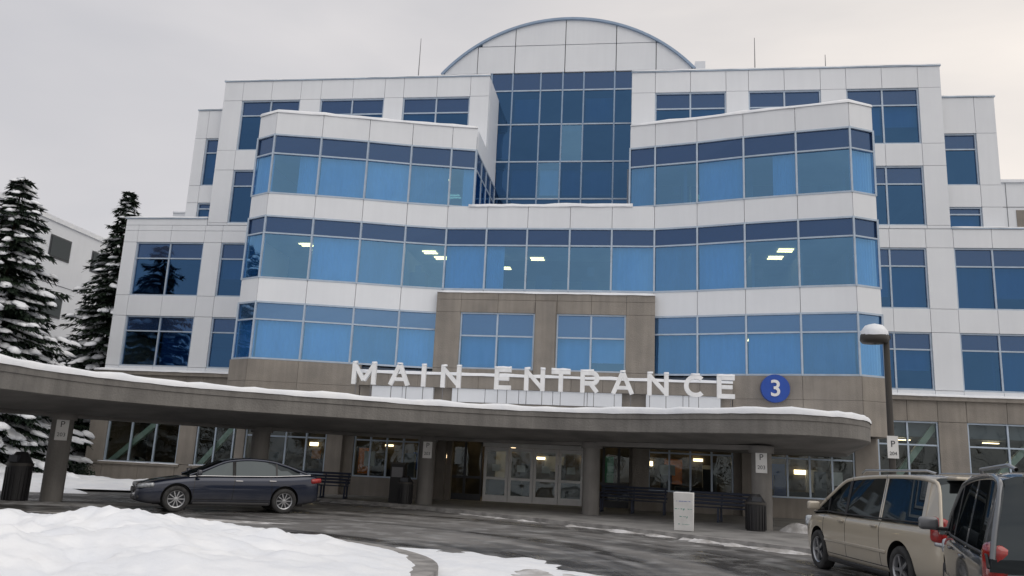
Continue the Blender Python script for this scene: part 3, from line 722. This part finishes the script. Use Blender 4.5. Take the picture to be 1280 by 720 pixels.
# ================================================================== TREES
def spruce(x,y,h,Rr,seed,dens=1.0,snowy=.6):
    rs=random.Random(seed)
    e=empty('spruce_tree')
    t=MB(); n=10
    t.cyl(x,y,-.1,h*.97,h*.016+.05,'bark',n,.02)
    t.obj('trunk',e)
    m=MB(); V=[];Fc=[];SV=[];SF=[]
    lv=int(h*3.3*dens); 
    for li in range(lv):
        z=h*(.05+.94*(li/lv)); tt=z/h
        L0=Rr*(1-tt)**.85+.12
        L0*=.74+.30*(((li*7)%5)/4)
        nb=int(7+4*(1-tt)+rs.random()*2)
        a0=rs.uniform(0,6.28)
        for b in range(nb):
            a=a0+6.283*b/nb+rs.uniform(-.3,.3)
            L=L0*rs.choice([.65,.85,.95,1.0,1.08,1.2])*rs.uniform(.9,1.05)
            ks=max(2,int(L/.2)); zz=z+rs.uniform(-.12,.12)
            droop=rs.uniform(.25,.48)
            ca,sa=math.cos(a),math.sin(a)
            bs=rs.random()<snowy
            for k in range(ks):
                s=(k+.6)/ks
                r=L*s; px=x+ca*r; py=y+sa*r; pz=zz-droop*L*s**1.3+.12*L*s**4
                wdt=(.10+.36*(1-s)*min(1,L/2))*(1 if k<ks-1 else .6)
                if s<.25 and rs.random()<.5: continue
                for q in range(9):
                    side=rs.uniform(-1,1)
                    bx=px-sa*side*wdt;by=py+ca*side*wdt;bz=pz-abs(side)*.06
                    ln=rs.uniform(.16,.34); wd=rs.uniform(.035,.075)
                    ang=a+side*rs.uniform(.4,1.3)
                    dx,dy,dz=math.cos(ang),math.sin(ang),rs.uniform(-.95,.1)
                    tx,ty=-math.sin(ang)*wd,math.cos(ang)*wd
                    o=len(V); tz=rs.uniform(-.05,.05)
                    V+= [(bx-tx,by-ty,bz-tz),(bx+tx,by+ty,bz+tz),(bx+dx*ln+tx*.3,by+dy*ln+ty*.3,bz+dz*ln),(bx+dx*ln-tx*.3,by+dy*ln-ty*.3,bz+dz*ln)]
                    Fc.append((o,o+1,o+2,o+3))
                if s>.25 and rs.random()<(.78 if bs else .10):
                    big=1+ 1.1*(1-tt)*(rs.random()<.5)
                    rr=rs.uniform(.11,.21)*big; hh=rs.uniform(.07,.13)*big
                    cxx,cyy=px+rs.uniform(-.08,.08),py+rs.uniform(-.08,.08); cz=pz+.04
                    nn=8; el=rs.uniform(1.0,1.6); o=len(SV)
                    SV.append((cxx,cyy,cz+hh))
                    for (q_,zq) in ((.6,.8),(1.0,.25),(.85,-.15)):
                        for j in range(nn):
                            aj=6.283*j/nn; r2=rr*q_*rs.uniform(.8,1.2)
                            lx=math.cos(aj)*r2*el; ly=math.sin(aj)*r2
                            SV.append((cxx+ca*lx-sa*ly,cyy+sa*lx+ca*ly,cz-droop*lx*.8+hh*zq+rs.uniform(-.02,.01)))
                    for j in range(nn):
                        SF.append((o,o+1+j,o+1+(j+1)%nn))
                        for L_ in range(2):
                            SF.append((o+1+L_*nn+j,o+1+(L_+1)*nn+j,o+1+(L_+1)*nn+(j+1)%nn,o+1+L_*nn+(j+1)%nn))
    m.add(V,Fc,'needle'); m.add(SV,SF,'snow',True); m.obj('crown',e)
spruce(-26.1,30.3,13.1,4.9,21,snowy=.68)
spruce(-27.3,39.5,15.7,3.7,22,snowy=.36)
spruce(-31.5,37.5,12.0,3.6,23,.8)
spruce(-33.5,33,9.5,3.2,24,.8)
def shrub(x,y,r,seed):
    rs=random.Random(seed); m=MB();V=[];F=[];SV=[];SF=[]
    for i in range(900):
        a=rs.uniform(0,6.28);b=rs.uniform(0,1.5);q=r*rs.uniform(.5,1.05)
        p=(x+q*math.cos(a)*math.cos(b),y+q*math.sin(a)*math.cos(b),.15+q*math.sin(b)*1.1)
        o=len(V); s=.07
        V+=[(p[0]+rs.uniform(-s,s),p[1]+rs.uniform(-s,s),p[2]+rs.uniform(-s,s)) for _ in range(3)];F.append((o,o+1,o+2))
        if b>.6 and rs.random()<.35:
            o=len(SV); SV+=[(p[0]+rs.uniform(-.12,.12),p[1]+rs.uniform(-.12,.12),p[2]+.04) for _ in range(4)];SF.append((o,o+1,o+2,o+3))
    m.add(V,F,'needle');m.add(SV,SF,'snow');m.obj('shrub')
shrub(-24.6,32.8,.75,1); shrub(-23.6,33.6,.6,2)
# distant mass of conifers across the car park (seen reflected in the glazing)
def tree_mass():
    rs=random.Random(99); V=[];F=[];SV=[];SF=[]
    for i in range(70):
        x=rs.uniform(-90,90); y=rs.uniform(-75,-58); h=rs.uniform(7,15); r=h*.22
        for k in range(150):
            t=rs.random()**.8; z=h*(.06+.94*t); a=rs.uniform(0,6.28); q=r*(1-t)*rs.uniform(.3,1.1)+.1
            px,py=x+q*math.cos(a),y+q*math.sin(a); s=.6*(1-t)+.2
            T=(V,F) if rs.random()<.8 else (SV,SF)
            o=len(T[0]); T[0].extend([(px+rs.uniform(-s,s),py+rs.uniform(-s,s),z+rs.uniform(-s,s)*.6) for _ in range(3)]); T[1].append((o,o+1,o+2))
    m=MB(); m.add(V,F,'needle'); m.add(SV,SF,'snow'); m.obj('distant_trees')
tree_mass()

# ================================================================== NEIGHBOUR BUILDINGS
nb=empty('white_side_building'); w=MB(); g_=MB()
w.box(-48,-35.3,34,64,0,15,'white')
w.box(-48.1,-35.2,33.9,64.1,15.003,15.3,'snow')
for zr in (13.0,9.4,5.8,2.2):
    for yy in range(36,63,4):
        g_.box(-35.3,-35.26,yy,yy+1.9,zr-.2,zr+1.2,'frame_d'); g_.box(-35.27,-35.24,yy+.1,yy+1.8,zr-.1,zr+1.1,'cglass')
for zz in (4,7.6,11.2): g_.box(-35.3,-35.28,34,64,zz,zz+.03,'joint')
w.obj('walls',nb); g_.obj('windows',nb)
nb2=empty('rear_wing_building'); w=MB()
w.box(16.6,34,41,60,0,16.2,'white'); w.box(16.5,34.1,40.9,60.1,16.203,16.35,'snow')
for zr in (13.2,9.6): 
    for xx in (19.3,23,27,31): w.box(xx,xx+2.4,40.96,40.999,zr,zr+1.6,'spand'); w.box(xx-.9,xx-.1,40.97,40.999,zr,zr+1.6,'stone')
for xx in (18,20.4,22.8): w.box(xx,xx+.02,40.985,40.999,12,16.19,'joint')
w.box(16.6,34,40.984,40.998,14.95,14.97,'joint')
w.obj('walls',nb2)

# ================================================================== STREET FURNITURE
def lamp(x,y):
    e=empty('street_lamp'); m=MB(); z_=.22
    m.cyl(x,y,.1,.6,.15,'dkpost',16); m.cyl(x,y,.6,5.15+z_,.085,'dkpost',14,.075)
    m.obj('pole',e)
    h=MB(); h.box(x-.12,x+.1,y-.05,y+.05,4.98+z_,5.08+z_,'dkpost')
    n=20
    prof=[(.05,4.86),(.30,4.88),(.34,4.95),(.33,5.08),(.24,5.2),(.0,5.24)]
    vs=[];fs=[]
    for r,z in prof:
        for i in range(n): vs.append((x-.28+r*1.05*math.cos(6.2832*i/n),y+r*math.sin(6.2832*i/n),z+z_))
    for k in range(len(prof)-1):
        for i in range(n): fs.append((k*n+i,k*n+(i+1)%n,(k+1)*n+(i+1)%n,(k+1)*n+i))
    h.add(vs,fs,'dkpost',True); h.obj('lamp_head',e)
    s=MB(); vs=[];fs=[]
    prof=[(.345,5.06),(.33,5.18),(.22,5.33),(.02,5.38)]
    for r,z in prof:
        for i in range(n): vs.append((x-.28+r*U(.95,1.03)*math.cos(6.2832*i/n),y+r*math.sin(6.2832*i/n),z+z_+U(-.01,.01)))
    for k in range(len(prof)-1):
        for i in range(n): fs.append((k*n+i,k*n+(i+1)%n,(k+1)*n+(i+1)%n,(k+1)*n+i))
    s.add(vs,fs,'snow',True); s.obj('snow_cap',e)
    p=MB(); p.box(x-.13,x+.13,y-.115,y-.095,2.2,2.75,'white_p'); p.obj('pole_sign',e)
    text_mesh('P',.22,.002,'frame_d','letter_p',e,(x,y-.12,2.48),(math.pi/2,0,0)); text_mesh('204',.12,.002,'frame_d','number',e,(x,y-.12,2.28),(math.pi/2,0,0))
lamp(6.5,22)
def bench(x,y,a,w=1.9):
    m=MB(); r=Rz(a)
    def B_(c,s,mat='bench',rx=0):
        m.obox(Vector((x,y,.12))+r@Vector(c),s,r@Matrix.Rotation(rx,3,'X'),mat)
    for i in range(5): B_((0,-.2+.1*i,.45),(w,.075,.03))
    for i in range(4): B_((0,.27+.03*i,.56+.11*i),(w,.03,.08),rx=-.25)
    for sx_ in (-w/2+.08,0,w/2-.08):
        B_((sx_,-.18,.22),(.06,.06,.44)); B_((sx_,.22,.22),(.06,.06,.44)); B_((sx_,.33,.66),(.05,.05,.5),rx=-.25)
        B_((sx_,.02,.03),(.06,.5,.05))
    for sx_ in (-w/2+.03,w/2-.03): B_((sx_,0,.66),(.06,.5,.05)); B_((sx_,-.2,.55),(.05,.05,.22))
    m.obj('park_bench',None,bevel=.006)
bench(.15,30.6,-.15,2.4); bench(2.9,27.9,-.35,2.1); bench(-11.2,29.9,.1,1.9)
def trash(x,y,h=1.0,r=.28,zb=.12):
    m=MB(); m.cyl(x,y,zb,zb+h*.72,r*.92,'black',20,r)
    for i in range(20):
        a=6.283*i/20; m.obox((x+(r*.98)*math.cos(a),y+(r*.98)*math.sin(a),zb+h*.36),(.03,.03,h*.66),Rz(a),'black')
    m.cyl(x,y,zb+h*.72,zb+h*.78,r*1.08,'dkpost',20); m.cyl(x,y,zb+h*.78,zb+h,r*1.0,'black',20,r*.45)
    m.box(x-.13,x+.13,y-r*.98,y-r*.6,zb+h*.8,zb+h*.93,'frame_d')
    m.obj('trash_can')
trash(3.55,24.6,1.0,.28); trash(-16.6,21.0,1.35,.32,0.0); trash(-7.7,28.6,.95,.26)
k=MB(); k.box(-8.45,-7.95,29.2,29.6,.118,1.45,'black'); k.box(-8.4,-8.0,29.185,29.199,1.0,1.35,'steel'); k.box(-8.5,-7.9,29.15,29.65,1.45,1.52,'dkpost'); k.obj('ticket_machine')
sb=empty('sandwich_board'); m=MB()
sx0,sy0=1.45,22.75; rot=Rz(-.15)
for sgn in (-1,1):
    rr=rot@Matrix.Rotation(-sgn*.22,3,'X')
    m.obox(Vector((sx0,sy0,.62))+rot@Vector((0,sgn*.13,0)),(.50,.03,1.0),rr,'white_p')
m.obj('panels',sb,bevel=.01)
for i,tx in enumerate(('Patient','Drop-off','Only','5 min')):
    p=Vector((sx0,sy0,.62))+rot@Vector((0,-.13,0))+rot@(Matrix.Rotation(.22,3,'X')@Vector((0,-.02,.27-.2*i)))
    text_mesh(tx,.13,.001,'green' if i else 'blue','text_%d'%i,sb,tuple(p),(math.pi/2-.22,0,-.15),.002)

# ================================================================== VEHICLES
def paint(name,c,seams,belt,metal=.35,rough=.28):
    m,nt,out=newmat(name)
    b=N(nt,'ShaderNodeBsdfPrincipled'); nt.links.new(b.outputs[0],out.inputs[0])
    b.inputs['Metallic'].default_value=metal; b.inputs['Coat Weight'].default_value=1.0; b.inputs['Coat Roughness'].default_value=.04
    tc=N(nt,'ShaderNodeTexCoord'); se=N(nt,'ShaderNodeSeparateXYZ'); nt.links.new(tc.outputs['Object'],se.inputs[0])
    def mth(op,a,b2=None,c2=None):
        n=N(nt,'ShaderNodeMath',operation=op)
        for i,v in enumerate((a,b2,c2)):
            if v is None: continue
            if isinstance(v,(int,float)): n.inputs[i].default_value=v
            else: nt.links.new(v,n.inputs[i])
        return n.outputs[0]
    tot=None
    X,Y_,Z=se.outputs
    ay=mth('ABSOLUTE',Y_)
    for s in seams:
        d=mth('LESS_THAN',mth('ABSOLUTE',mth('SUBTRACT',X,mth('ADD',mth('MULTIPLY',mth('SUBTRACT',Z,.7),s[1]),s[0]))),.009)
        tot=d if tot is None else mth('MAXIMUM',tot,d)
    zin=mth('GREATER_THAN',Z,.34)
    tot=mth('MULTIPLY',tot,mth('MULTIPLY',zin,mth('GREATER_THAN',ay,.5)))
    sill=mth('MULTIPLY',mth('LESS_THAN',mth('ABSOLUTE',mth('SUBTRACT',Z,.34)),.007),mth('LESS_THAN',mth('ABSOLUTE',X),1.2))
    tot=mth('MAXIMUM',tot,sill)
    no=N(nt,'ShaderNodeTexNoise'); no.inputs['Scale'].default_value=3.5; no.inputs['Detail'].default_value=8; nt.links.new(tc.outputs['Object'],no.inputs['Vector'])
    dirt=mth('MULTIPLY',mth('MINIMUM',mth('MAXIMUM',mth('MULTIPLY',mth('SUBTRACT',.55,Z),1.6),0),.5),no.outputs['Fac'])
    mx=N(nt,'ShaderNodeMix',data_type='RGBA'); nt.links.new(dirt,mx.inputs[0]); mx.inputs[6].default_value=(*c,1); mx.inputs[7].default_value=(.22,.21,.20,1)
    mx2=N(nt,'ShaderNodeMix',data_type='RGBA'); nt.links.new(tot,mx2.inputs[0]); nt.links.new(mx.outputs[2],mx2.inputs[6]); mx2.inputs[7].default_value=(.006,.006,.007,1)
    nt.links.new(mx2.outputs[2],b.inputs['Base Color'])
    nt.links.new(mth('ADD',mth('MULTIPLY',dirt,.7),rough),b.inputs['Roughness'])
    return m
def rbox(e,name,c,s,mat,bev=.02,rot=None):
    m=MB(); m.obox((0,0,0),s,Matrix.Identity(3),mat); o=m.obj(name,e,bevel=bev); o.location=c
    if rot: o.rotation_euler=rot
    for p in o.data.polygons: p.use_smooth=True
    return o
def wheel(e,x,y,r,w,sgn,nsp=10):
    m=MB(); prof=[(r*.62,-w/2+.01),(r*.93,-w/2),(r,-w/2+.03),(r,w/2-.03),(r*.93,w/2),(r*.64,w/2-.01),(r*.60,w/2-.06)]
    n=36; vs=[];fs=[]
    for q,yy in prof:
        for i in range(n): vs.append((x+q*math.cos(6.28319*i/n),y+sgn*yy,r+q*math.sin(6.28319*i/n)))
    for k in range(len(prof)-1):
        for i in range(n): fs.append((k*n+i,k*n+(i+1)%n,(k+1)*n+(i+1)%n,(k+1)*n+i))
    m.add(vs,fs,'tire',True)
    def ring(q0,q1,y0,y1,mat):
        vs=[(x+q*math.cos(6.28319*i/n),y+sgn*yy,r+q*math.sin(6.28319*i/n)) for q,yy in ((q0,y0),(q1,y1)) for i in range(n)]
        m.add(vs,[(i,(i+1)%n,n+(i+1)%n,n+i) for i in range(n)],mat,True)
    ring(r*.66,r*.60,w/2-.005,w/2-.02,'alloy'); ring(r*.60,r*.57,w/2-.02,w/2-.07,'alloy'); ring(r*.6,.0,w/2-.09,w/2-.09,'frame_d')
    ring(r*.15,.0,w/2-.015,w/2-.01,'alloy')
    for i in range(nsp):
        a=6.28319*i/nsp
        rt=Matrix.Rotation(-a,3,'Y')
        m.obox(Vector((x,y+sgn*(w/2-.035),r))+rt@Vector((r*.36,0,0)),(r*.5,.03,r*(.075 if nsp>6 else .14)),rt,'alloy')
    m.obj('wheel',e)
def vehicle(name,kind,loc,ang,col,metal=.35):
    e=empty(name)
    if kind=='sedan':
        st=[(2.43,.50,.50,.34),(2.40,.68,.62,.26),(2.24,.82,.72,.20),(1.85,.90,.82,.19),(1.35,.925,.90,.19),(.95,.93,.95,.19),(0,.93,.965,.19),(-1.0,.93,.99,.19),(-1.7,.92,1.03,.2),(-2.1,.89,1.06,.24),(-2.36,.80,1.05,.30),(-2.43,.66,.90,.36)]
        gh=[(1.15,.96),(.80,1.12),(.30,1.345),(.0,1.41),(-.45,1.45),(-1.0,1.42),(-1.45,1.31),(-1.8,1.19),(-2.1,1.06)]
        yb,slope,ax=.84,.47,(1.43,-1.40); r=.335; seams=[(1.02,-.05),(.0,-.05),(-1.02,.12)]; rs,re=(.30,-1.0); sidew=(.95,-1.75); L=4.86
    else:
        st=[(2.57,.58,.60,.32),(2.52,.78,.78,.24),(2.3,.92,.93,.2),(1.95,.97,1.0,.2),(1.5,.99,1.05,.2),(0,1.0,1.05,.2),(-1.5,1.0,1.06,.22),(-2.25,.985,1.07,.25),(-2.5,.94,1.07,.3),(-2.58,.84,.95,.36)]
        gh=[(1.85,1.02),(1.35,1.30),(.80,1.585),(.45,1.675),(-.5,1.73),(-1.6,1.74),(-2.15,1.70),(-2.36,1.62),(-2.5,1.3),(-2.56,1.05)]
        yb,slope,ax=.95,.24,(1.62,-1.46); r=.345; seams=[(1.35,-.05),(.40,-.03),(-.85,0.02)]; rs,re=(.45,-2.15); sidew=(1.6,-2.15); L=5.15
    pm=paint(name+'_paint',col,seams,1.0,metal)
    M['_p']=pm
    fr_=[(0,1,.02),(.55,1,.012),(.86,1,-.012),(.96,1,-.05),(.995,.80,0),(1.0,.52,0),(.985,.22,0),(.95,.04,0),(.80,0,0),(0,0,0)]
    vs=[];fs=[]
    loop=list(fr_)+[(-a,b,c) for a,b,c in fr_[1:-1][::-1]]
    K=len(loop)
    for (x,w,z1,z0) in st:
        for (a,b,c) in loop: vs.append((x,a*w,z0+(z1-z0)*b+c))
    for i in range(len(st)-1):
        for k in range(K): fs.append((i*K+k,i*K+(k+1)%K,(i+1)*K+(k+1)%K,(i+1)*K+k))
    fs.append(tuple(range(K))[::-1]); fs.append(tuple((len(st)-1)*K+k for k in range(K)))
    m=MB(); m.add(vs,fs,'_p',True); body=m.obj('body',e)
    bmx=bmesh.new(); bmx.from_mesh(body.data); bmesh.ops.recalc_face_normals(bmx,faces=bmx.faces); bmx.to_mesh(body.data); bmx.free()
    ss=body.modifiers.new('s','SUBSURF'); ss.levels=2; ss.render_levels=2
    cutters=[]
    for xx in ax:
        c=MB(); n=40; rr=r+.055
        for sg in (1,-1):
            y0,y1=sg*.62,sg*1.3
            vs=[(xx+rr*math.cos(6.28319*i/n),yy,r+.02+rr*math.sin(6.28319*i/n)) for yy in (min(y0,y1),max(y0,y1)) for i in range(n)]
            c.add(vs,[tuple(range(n)),tuple(range(n,2*n))[::-1]]+[(i,n+i,n+(i+1)%n,(i+1)%n) for i in range(n)],'black')
        co=c.obj('cut'); cutters.append(co)
        bo=body.modifiers.new('b','BOOLEAN'); bo.operation='DIFFERENCE'; bo.object=co; bo.solver='EXACT'; bo.material_mode='TRANSFER'
    dg=bpy.context.evaluated_depsgraph_get(); dg.update()
    me=bpy.data.meshes.new_from_object(body.evaluated_get(dg)); body.modifiers.clear(); body.data=me
    for c in cutters: bpy.data.objects.remove(c)
    try: me.set_sharp_from_angle(angle=math.radians(40))
    except Exception: pass
    m=MB(); vs=[]
    def belt(x): 
        for i in range(len(st)-1):
            if st[i][0]>=x>=st[i+1][0]:
                t=(st[i][0]-x)/(st[i][0]-st[i+1][0]); return st[i][2]+(st[i+1][2]-st[i][2])*t
        return st[-1][2]
    R_=[]
    for (x,z) in gh:
        zb=belt(x)-.035; zz=max(z,zb+.03)
        yt=yb-(zz-zb)*slope
        yb_=yb
        if x<-1.6 and kind=='sedan': yb_=yb-.05*(-1.6-x)/.5
        if x>.9: yb_=yb-.03
        yt=min(yt,yb_-.01)
        R_.append([(x,yb_,zb),(x,yt,zz-.045 if zz-zb>.12 else zz-.01),(x,max(yt-.13,.3),zz),(x,.3,zz+.015),(x,0,zz+.02)])
    for i,row in enumerate(R_):
        vs+=row+[(p[0],-p[1],p[2]) for p in row[:-1][::-1]]
    K=9; gf=[];pf=[]
    for i in range(len(R_)-1):
        xm=(gh[i][0]+gh[i+1][0])/2
        for k in range(K-1):
            f=(i*K+k,i*K+k+1,(i+1)*K+k+1,(i+1)*K+k)
            if k in (0,7): (gf if sidew[1]<xm else pf).append(f)
            else: (pf if re<xm<rs else gf).append(f)
    m.add(vs,gf,'cglass',True); m.add(vs,pf,'_p',True)
    m.add(vs,[tuple(range(K)),tuple((len(R_)-1)*K+k for k in range(K))[::-1]],'cglass')
    m.obj('greenhouse',e)
    tb=MB()
    def tube(P,rad,mat,flat=1):
        n=8; vs=[];fs=[]
        for i,p in enumerate(P):
            d=(Vector(P[min(i+1,len(P)-1)])-Vector(P[max(i-1,0)])).normalized()
            u=d.cross(Vector((0,1,0))).normalized(); v=d.cross(u).normalized()
            for j in range(n):
                a=6.283*j/n; q=Vector(p)+u*rad*math.cos(a)+v*rad*flat*math.sin(a); vs.append(tuple(q))
        for i in range(len(P)-1):
            for j in range(n): fs.append((i*n+j,i*n+(j+1)%n,(i+1)*n+(j+1)%n,(i+1)*n+j))
        tb.add(vs,fs,mat,True)
    for sg in (1,-1):
        rail=catmull([(r_[1][0],sg*(r_[1][1]-.002),r_[1][2]) for r_ in R_],3)
        tube(rail,.034,'_p',.7)
        bt=catmull([(r_[0][0],sg*(r_[0][1]+.004),r_[0][2]+.03) for r_ in R_ if r_[0][0]<sidew[0]+.3],3)
        tube(bt,.014,'chrome' if kind=='sedan' else 'black')
        def pillar(x,wd,mat):
            for i in range(len(R_)-1):
                if R_[i][0][0]>=x>=R_[i+1][0][0]:
                    t=(R_[i][0][0]-x)/(R_[i][0][0]-R_[i+1][0][0])
                    a=Vector(R_[i][0]).lerp(Vector(R_[i+1][0]),t); b=Vector(R_[i][1]).lerp(Vector(R_[i+1][1]),t)
                    a.y+=.006;b.y+=.006
                    vs=[(a.x-wd/2,sg*a.y,a.z),(a.x+wd/2,sg*a.y,a.z),(b.x+wd/2,sg*b.y,b.z),(b.x-wd/2,sg*b.y,b.z)]
                    vs+=[(v[0],v[1]-sg*.03,v[2]) for v in vs]
                    tb.add(vs,[(0,1,2,3),(4,7,6,5),(0,4,5,1),(1,5,6,2),(2,6,7,3),(3,7,4,0)],mat)
        if kind=='sedan':
            pillar(0.0,.09,'black'); pillar(-1.15,.05,'black'); pillar(.98,.04,'black')
        else:
            pillar(.42,.09,'black'); pillar(-.84,.09,'_p'); pillar(-2.12,.10,'_p'); pillar(1.2,.05,'black')
            tube([(-.0+.4,sg*.63,1.74),(.2,sg*.66,1.79),(-1.8,sg*.66,1.80),(-2.0,sg*.63,1.76)],.018,'alloy')
        mx=1.0 if kind=='sedan' else 1.38; mz=belt(mx)+.06
        rbox(e,'mirror',(mx-.06,sg*(yb+.20),mz+.03),(.12,.22,.15),M['_p'],.04)
        rbox(e,'mirror_arm',(mx-.03,sg*(yb+.07),mz-.03),(.06,.16,.04),'black',.01)
        for hx in ((-.15-.0),(-1.05)) if kind=='sedan' else ((.55),(-.68)):
            rbox(e,'door_handle',(hx+ (.02 if kind=='sedan' else 0),sg*(st[5][1]-.004),belt(hx)-.13),(.2,.035,.032),'chrome' if kind=='sedan' else M['_p'],.012)
        if kind=='sedan':
            rbox(e,'headlight',(2.16,sg*.70,.66),(.42,.30,.12),'clear',.045,(0,.12,sg*-.38))
            rbox(e,'taillight',(-2.24,sg*.70,.90),(.34,.32,.14),'red',.05,(0,.1,sg*.35))
            rbox(e,'fog',(2.33,sg*.6,.36),(.1,.25,.08),'black',.02)
        else:
            rbox(e,'headlight',(2.32,sg*.78,.80),(.36,.26,.20),'clear',.05,(0,.2,sg*-.42))
            rbox(e,'taillight',(-2.43,sg*.868,.99),(.24,.20,.36),'red',.07,(0,-.10,sg*.35))
            rbox(e,'taillight_lower',(-2.46,sg*.855,.80),(.18,.17,.07),'clear',.03,(0,-.04,sg*.35))
            rbox(e,'side_moulding',(.1,sg*1.0,.56),(2.3,.02,.05),M['_p'],.008)
        for xx in ax: wheel(e,xx,sg*(st[5][1]-.125),r,.22,sg,10 if kind=='sedan' else 5)
        rbox(e,'sill_trim',(0.02,sg*(st[5][1]-.03),.235),(ax[0]-ax[1]-2*r-.15,.05,.08),'black',.02)
    tb.obj('trim',e)
    rbox(e,'underbody',(0,0,.24),(L-.9,1.3,.12),'black',.02)
    fx=st[0][0]
    rbox(e,'grille',(fx-.02,0,.52),(.08,.9,.14),'black',.03); rbox(e,'lower_intake',(fx-.05,0,.32),(.1,1.1,.12),'black',.03)
    rx=st[-1][0]
    rbox(e,'licence_plate',(rx-.012,0,.80 if kind=='sedan' else .92),(.02,.32,.16),'white_p',.005)
    rbox(e,'rear_bumper_trim',(rx+.02,0,.38),(.14,1.4,.10),'black',.03)
    if kind!='sedan':
        rbox(e,'spoiler',(-2.36,0,1.70),(.26,1.25,.05),M['_p'],.02)
        rbox(e,'wiper',(-2.57,.1,1.14),(.02,.5,.025),'black',.005)
        rbox(e,'rear_bumper',(rx+.05,0,.52),(.26,1.72,.30),M['_p'],.09)
    e.location=loc; e.rotation_euler=(0,0,ang)
    return e
vehicle('sedan_car','sedan',(-11.15,22.35,0),math.atan2(-.60,-.80),(.008,.015,.038),.5)
vehicle('minivan','van',(4.72,15.05,0),math.atan2(.985,-.17),(.56,.50,.40),.15)
vehicle('grey_minivan','van',(4.42,9.5,0),math.atan2(.965,.26),(.13,.14,.155))

# ================================================================== LIGHT
w=bpy.data.worlds.new('World'); scene.world=w; w.use_nodes=True
nt=w.node_tree; nt.nodes.clear()
out=nt.nodes.new('ShaderNodeOutputWorld')
sky=nt.nodes.new('ShaderNodeTexSky'); sky.sky_type='NISHITA'; sky.sun_disc=False
sky.sun_elevation=math.radians(55); sky.sun_rotation=math.radians(135)
b1=nt.nodes.new('ShaderNodeBackground'); b1.inputs[1].default_value=.05; nt.links.new(sky.outputs[0],b1.inputs[0])
tc=nt.nodes.new('ShaderNodeTexCoord'); mp=nt.nodes.new('ShaderNodeMapping'); mp.inputs['Scale'].default_value=(1,1,2.6)
nt.links.new(tc.outputs['Generated'],mp.inputs[0])
no=nt.nodes.new('ShaderNodeTexNoise'); no.inputs['Scale'].default_value=1.5; no.inputs['Detail'].default_value=5; no.inputs['Roughness'].default_value=.5; no.inputs['Distortion'].default_value=.5
nt.links.new(mp.outputs[0],no.inputs['Vector'])
cr=nt.nodes.new('ShaderNodeValToRGB'); cr.color_ramp.elements[0].position=.3; cr.color_ramp.elements[1].position=.72
cr.color_ramp.elements[0].color=(.46,.465,.49,1); cr.color_ramp.elements[1].color=(.65,.632,.628,1)
nt.links.new(no.outputs['Fac'],cr.inputs[0])
se=nt.nodes.new('ShaderNodeSeparateXYZ'); nt.links.new(tc.outputs['Generated'],se.inputs[0])
mr=nt.nodes.new('ShaderNodeMapRange'); mr.inputs['From Min'].default_value=-.5; mr.inputs['From Max'].default_value=.5; mr.interpolation_type='SMOOTHSTEP'
nt.links.new(se.outputs[0],mr.inputs[0])
mc=nt.nodes.new('ShaderNodeMix'); mc.data_type='RGBA'; mc.inputs[6].default_value=(.92,.92,.94,1); mc.inputs[7].default_value=(1.24,1.18,1.10,1)
nt.links.new(mr.outputs[0],mc.inputs[0])
mm=nt.nodes.new('ShaderNodeMix'); mm.data_type='RGBA'; mm.blend_type='MULTIPLY'; mm.inputs[0].default_value=1
nt.links.new(cr.outputs[0],mm.inputs[6]); nt.links.new(mc.outputs[2],mm.inputs[7])
b2=nt.nodes.new('ShaderNodeBackground'); b2.inputs[1].default_value=1.28; nt.links.new(mm.outputs[2],b2.inputs[0])
mx=nt.nodes.new('ShaderNodeMixShader'); mx.inputs[0].default_value=.95
nt.links.new(b1.outputs[0],mx.inputs[1]); nt.links.new(b2.outputs[0],mx.inputs[2]); nt.links.new(mx.outputs[0],out.inputs[0])
sl=bpy.data.lights.new('sun','SUN'); sl.energy=.8; sl.angle=math.radians(60); sl.color=(1,.96,.90)
so_=bpy.data.objects.new('sun',sl); COL.objects.link(so_)
dirv=Vector((-.40,.40,-.81)); so_.rotation_euler=dirv.to_track_quat('-Z','Y').to_euler()

# ================================================================== CAMERA
cam=bpy.data.cameras.new('camera'); co=bpy.data.objects.new('camera',cam); COL.objects.link(co)
cam.sensor_width=36; cam.lens=36*1024/1280; cam.clip_end=3000
p=math.radians(12.2); y=math.radians(8.5); r=math.radians(2.67)
mat=Matrix.Rotation(y,4,'Z')@Matrix.Rotation(math.pi/2+p,4,'X')@Matrix.Rotation(r,4,'Z')
co.matrix_world=Matrix.Translation((0,0,1.6))@mat
scene.camera=co
scene.view_settings.view_transform='Standard'; scene.view_settings.look='None'; scene.view_settings.exposure=0
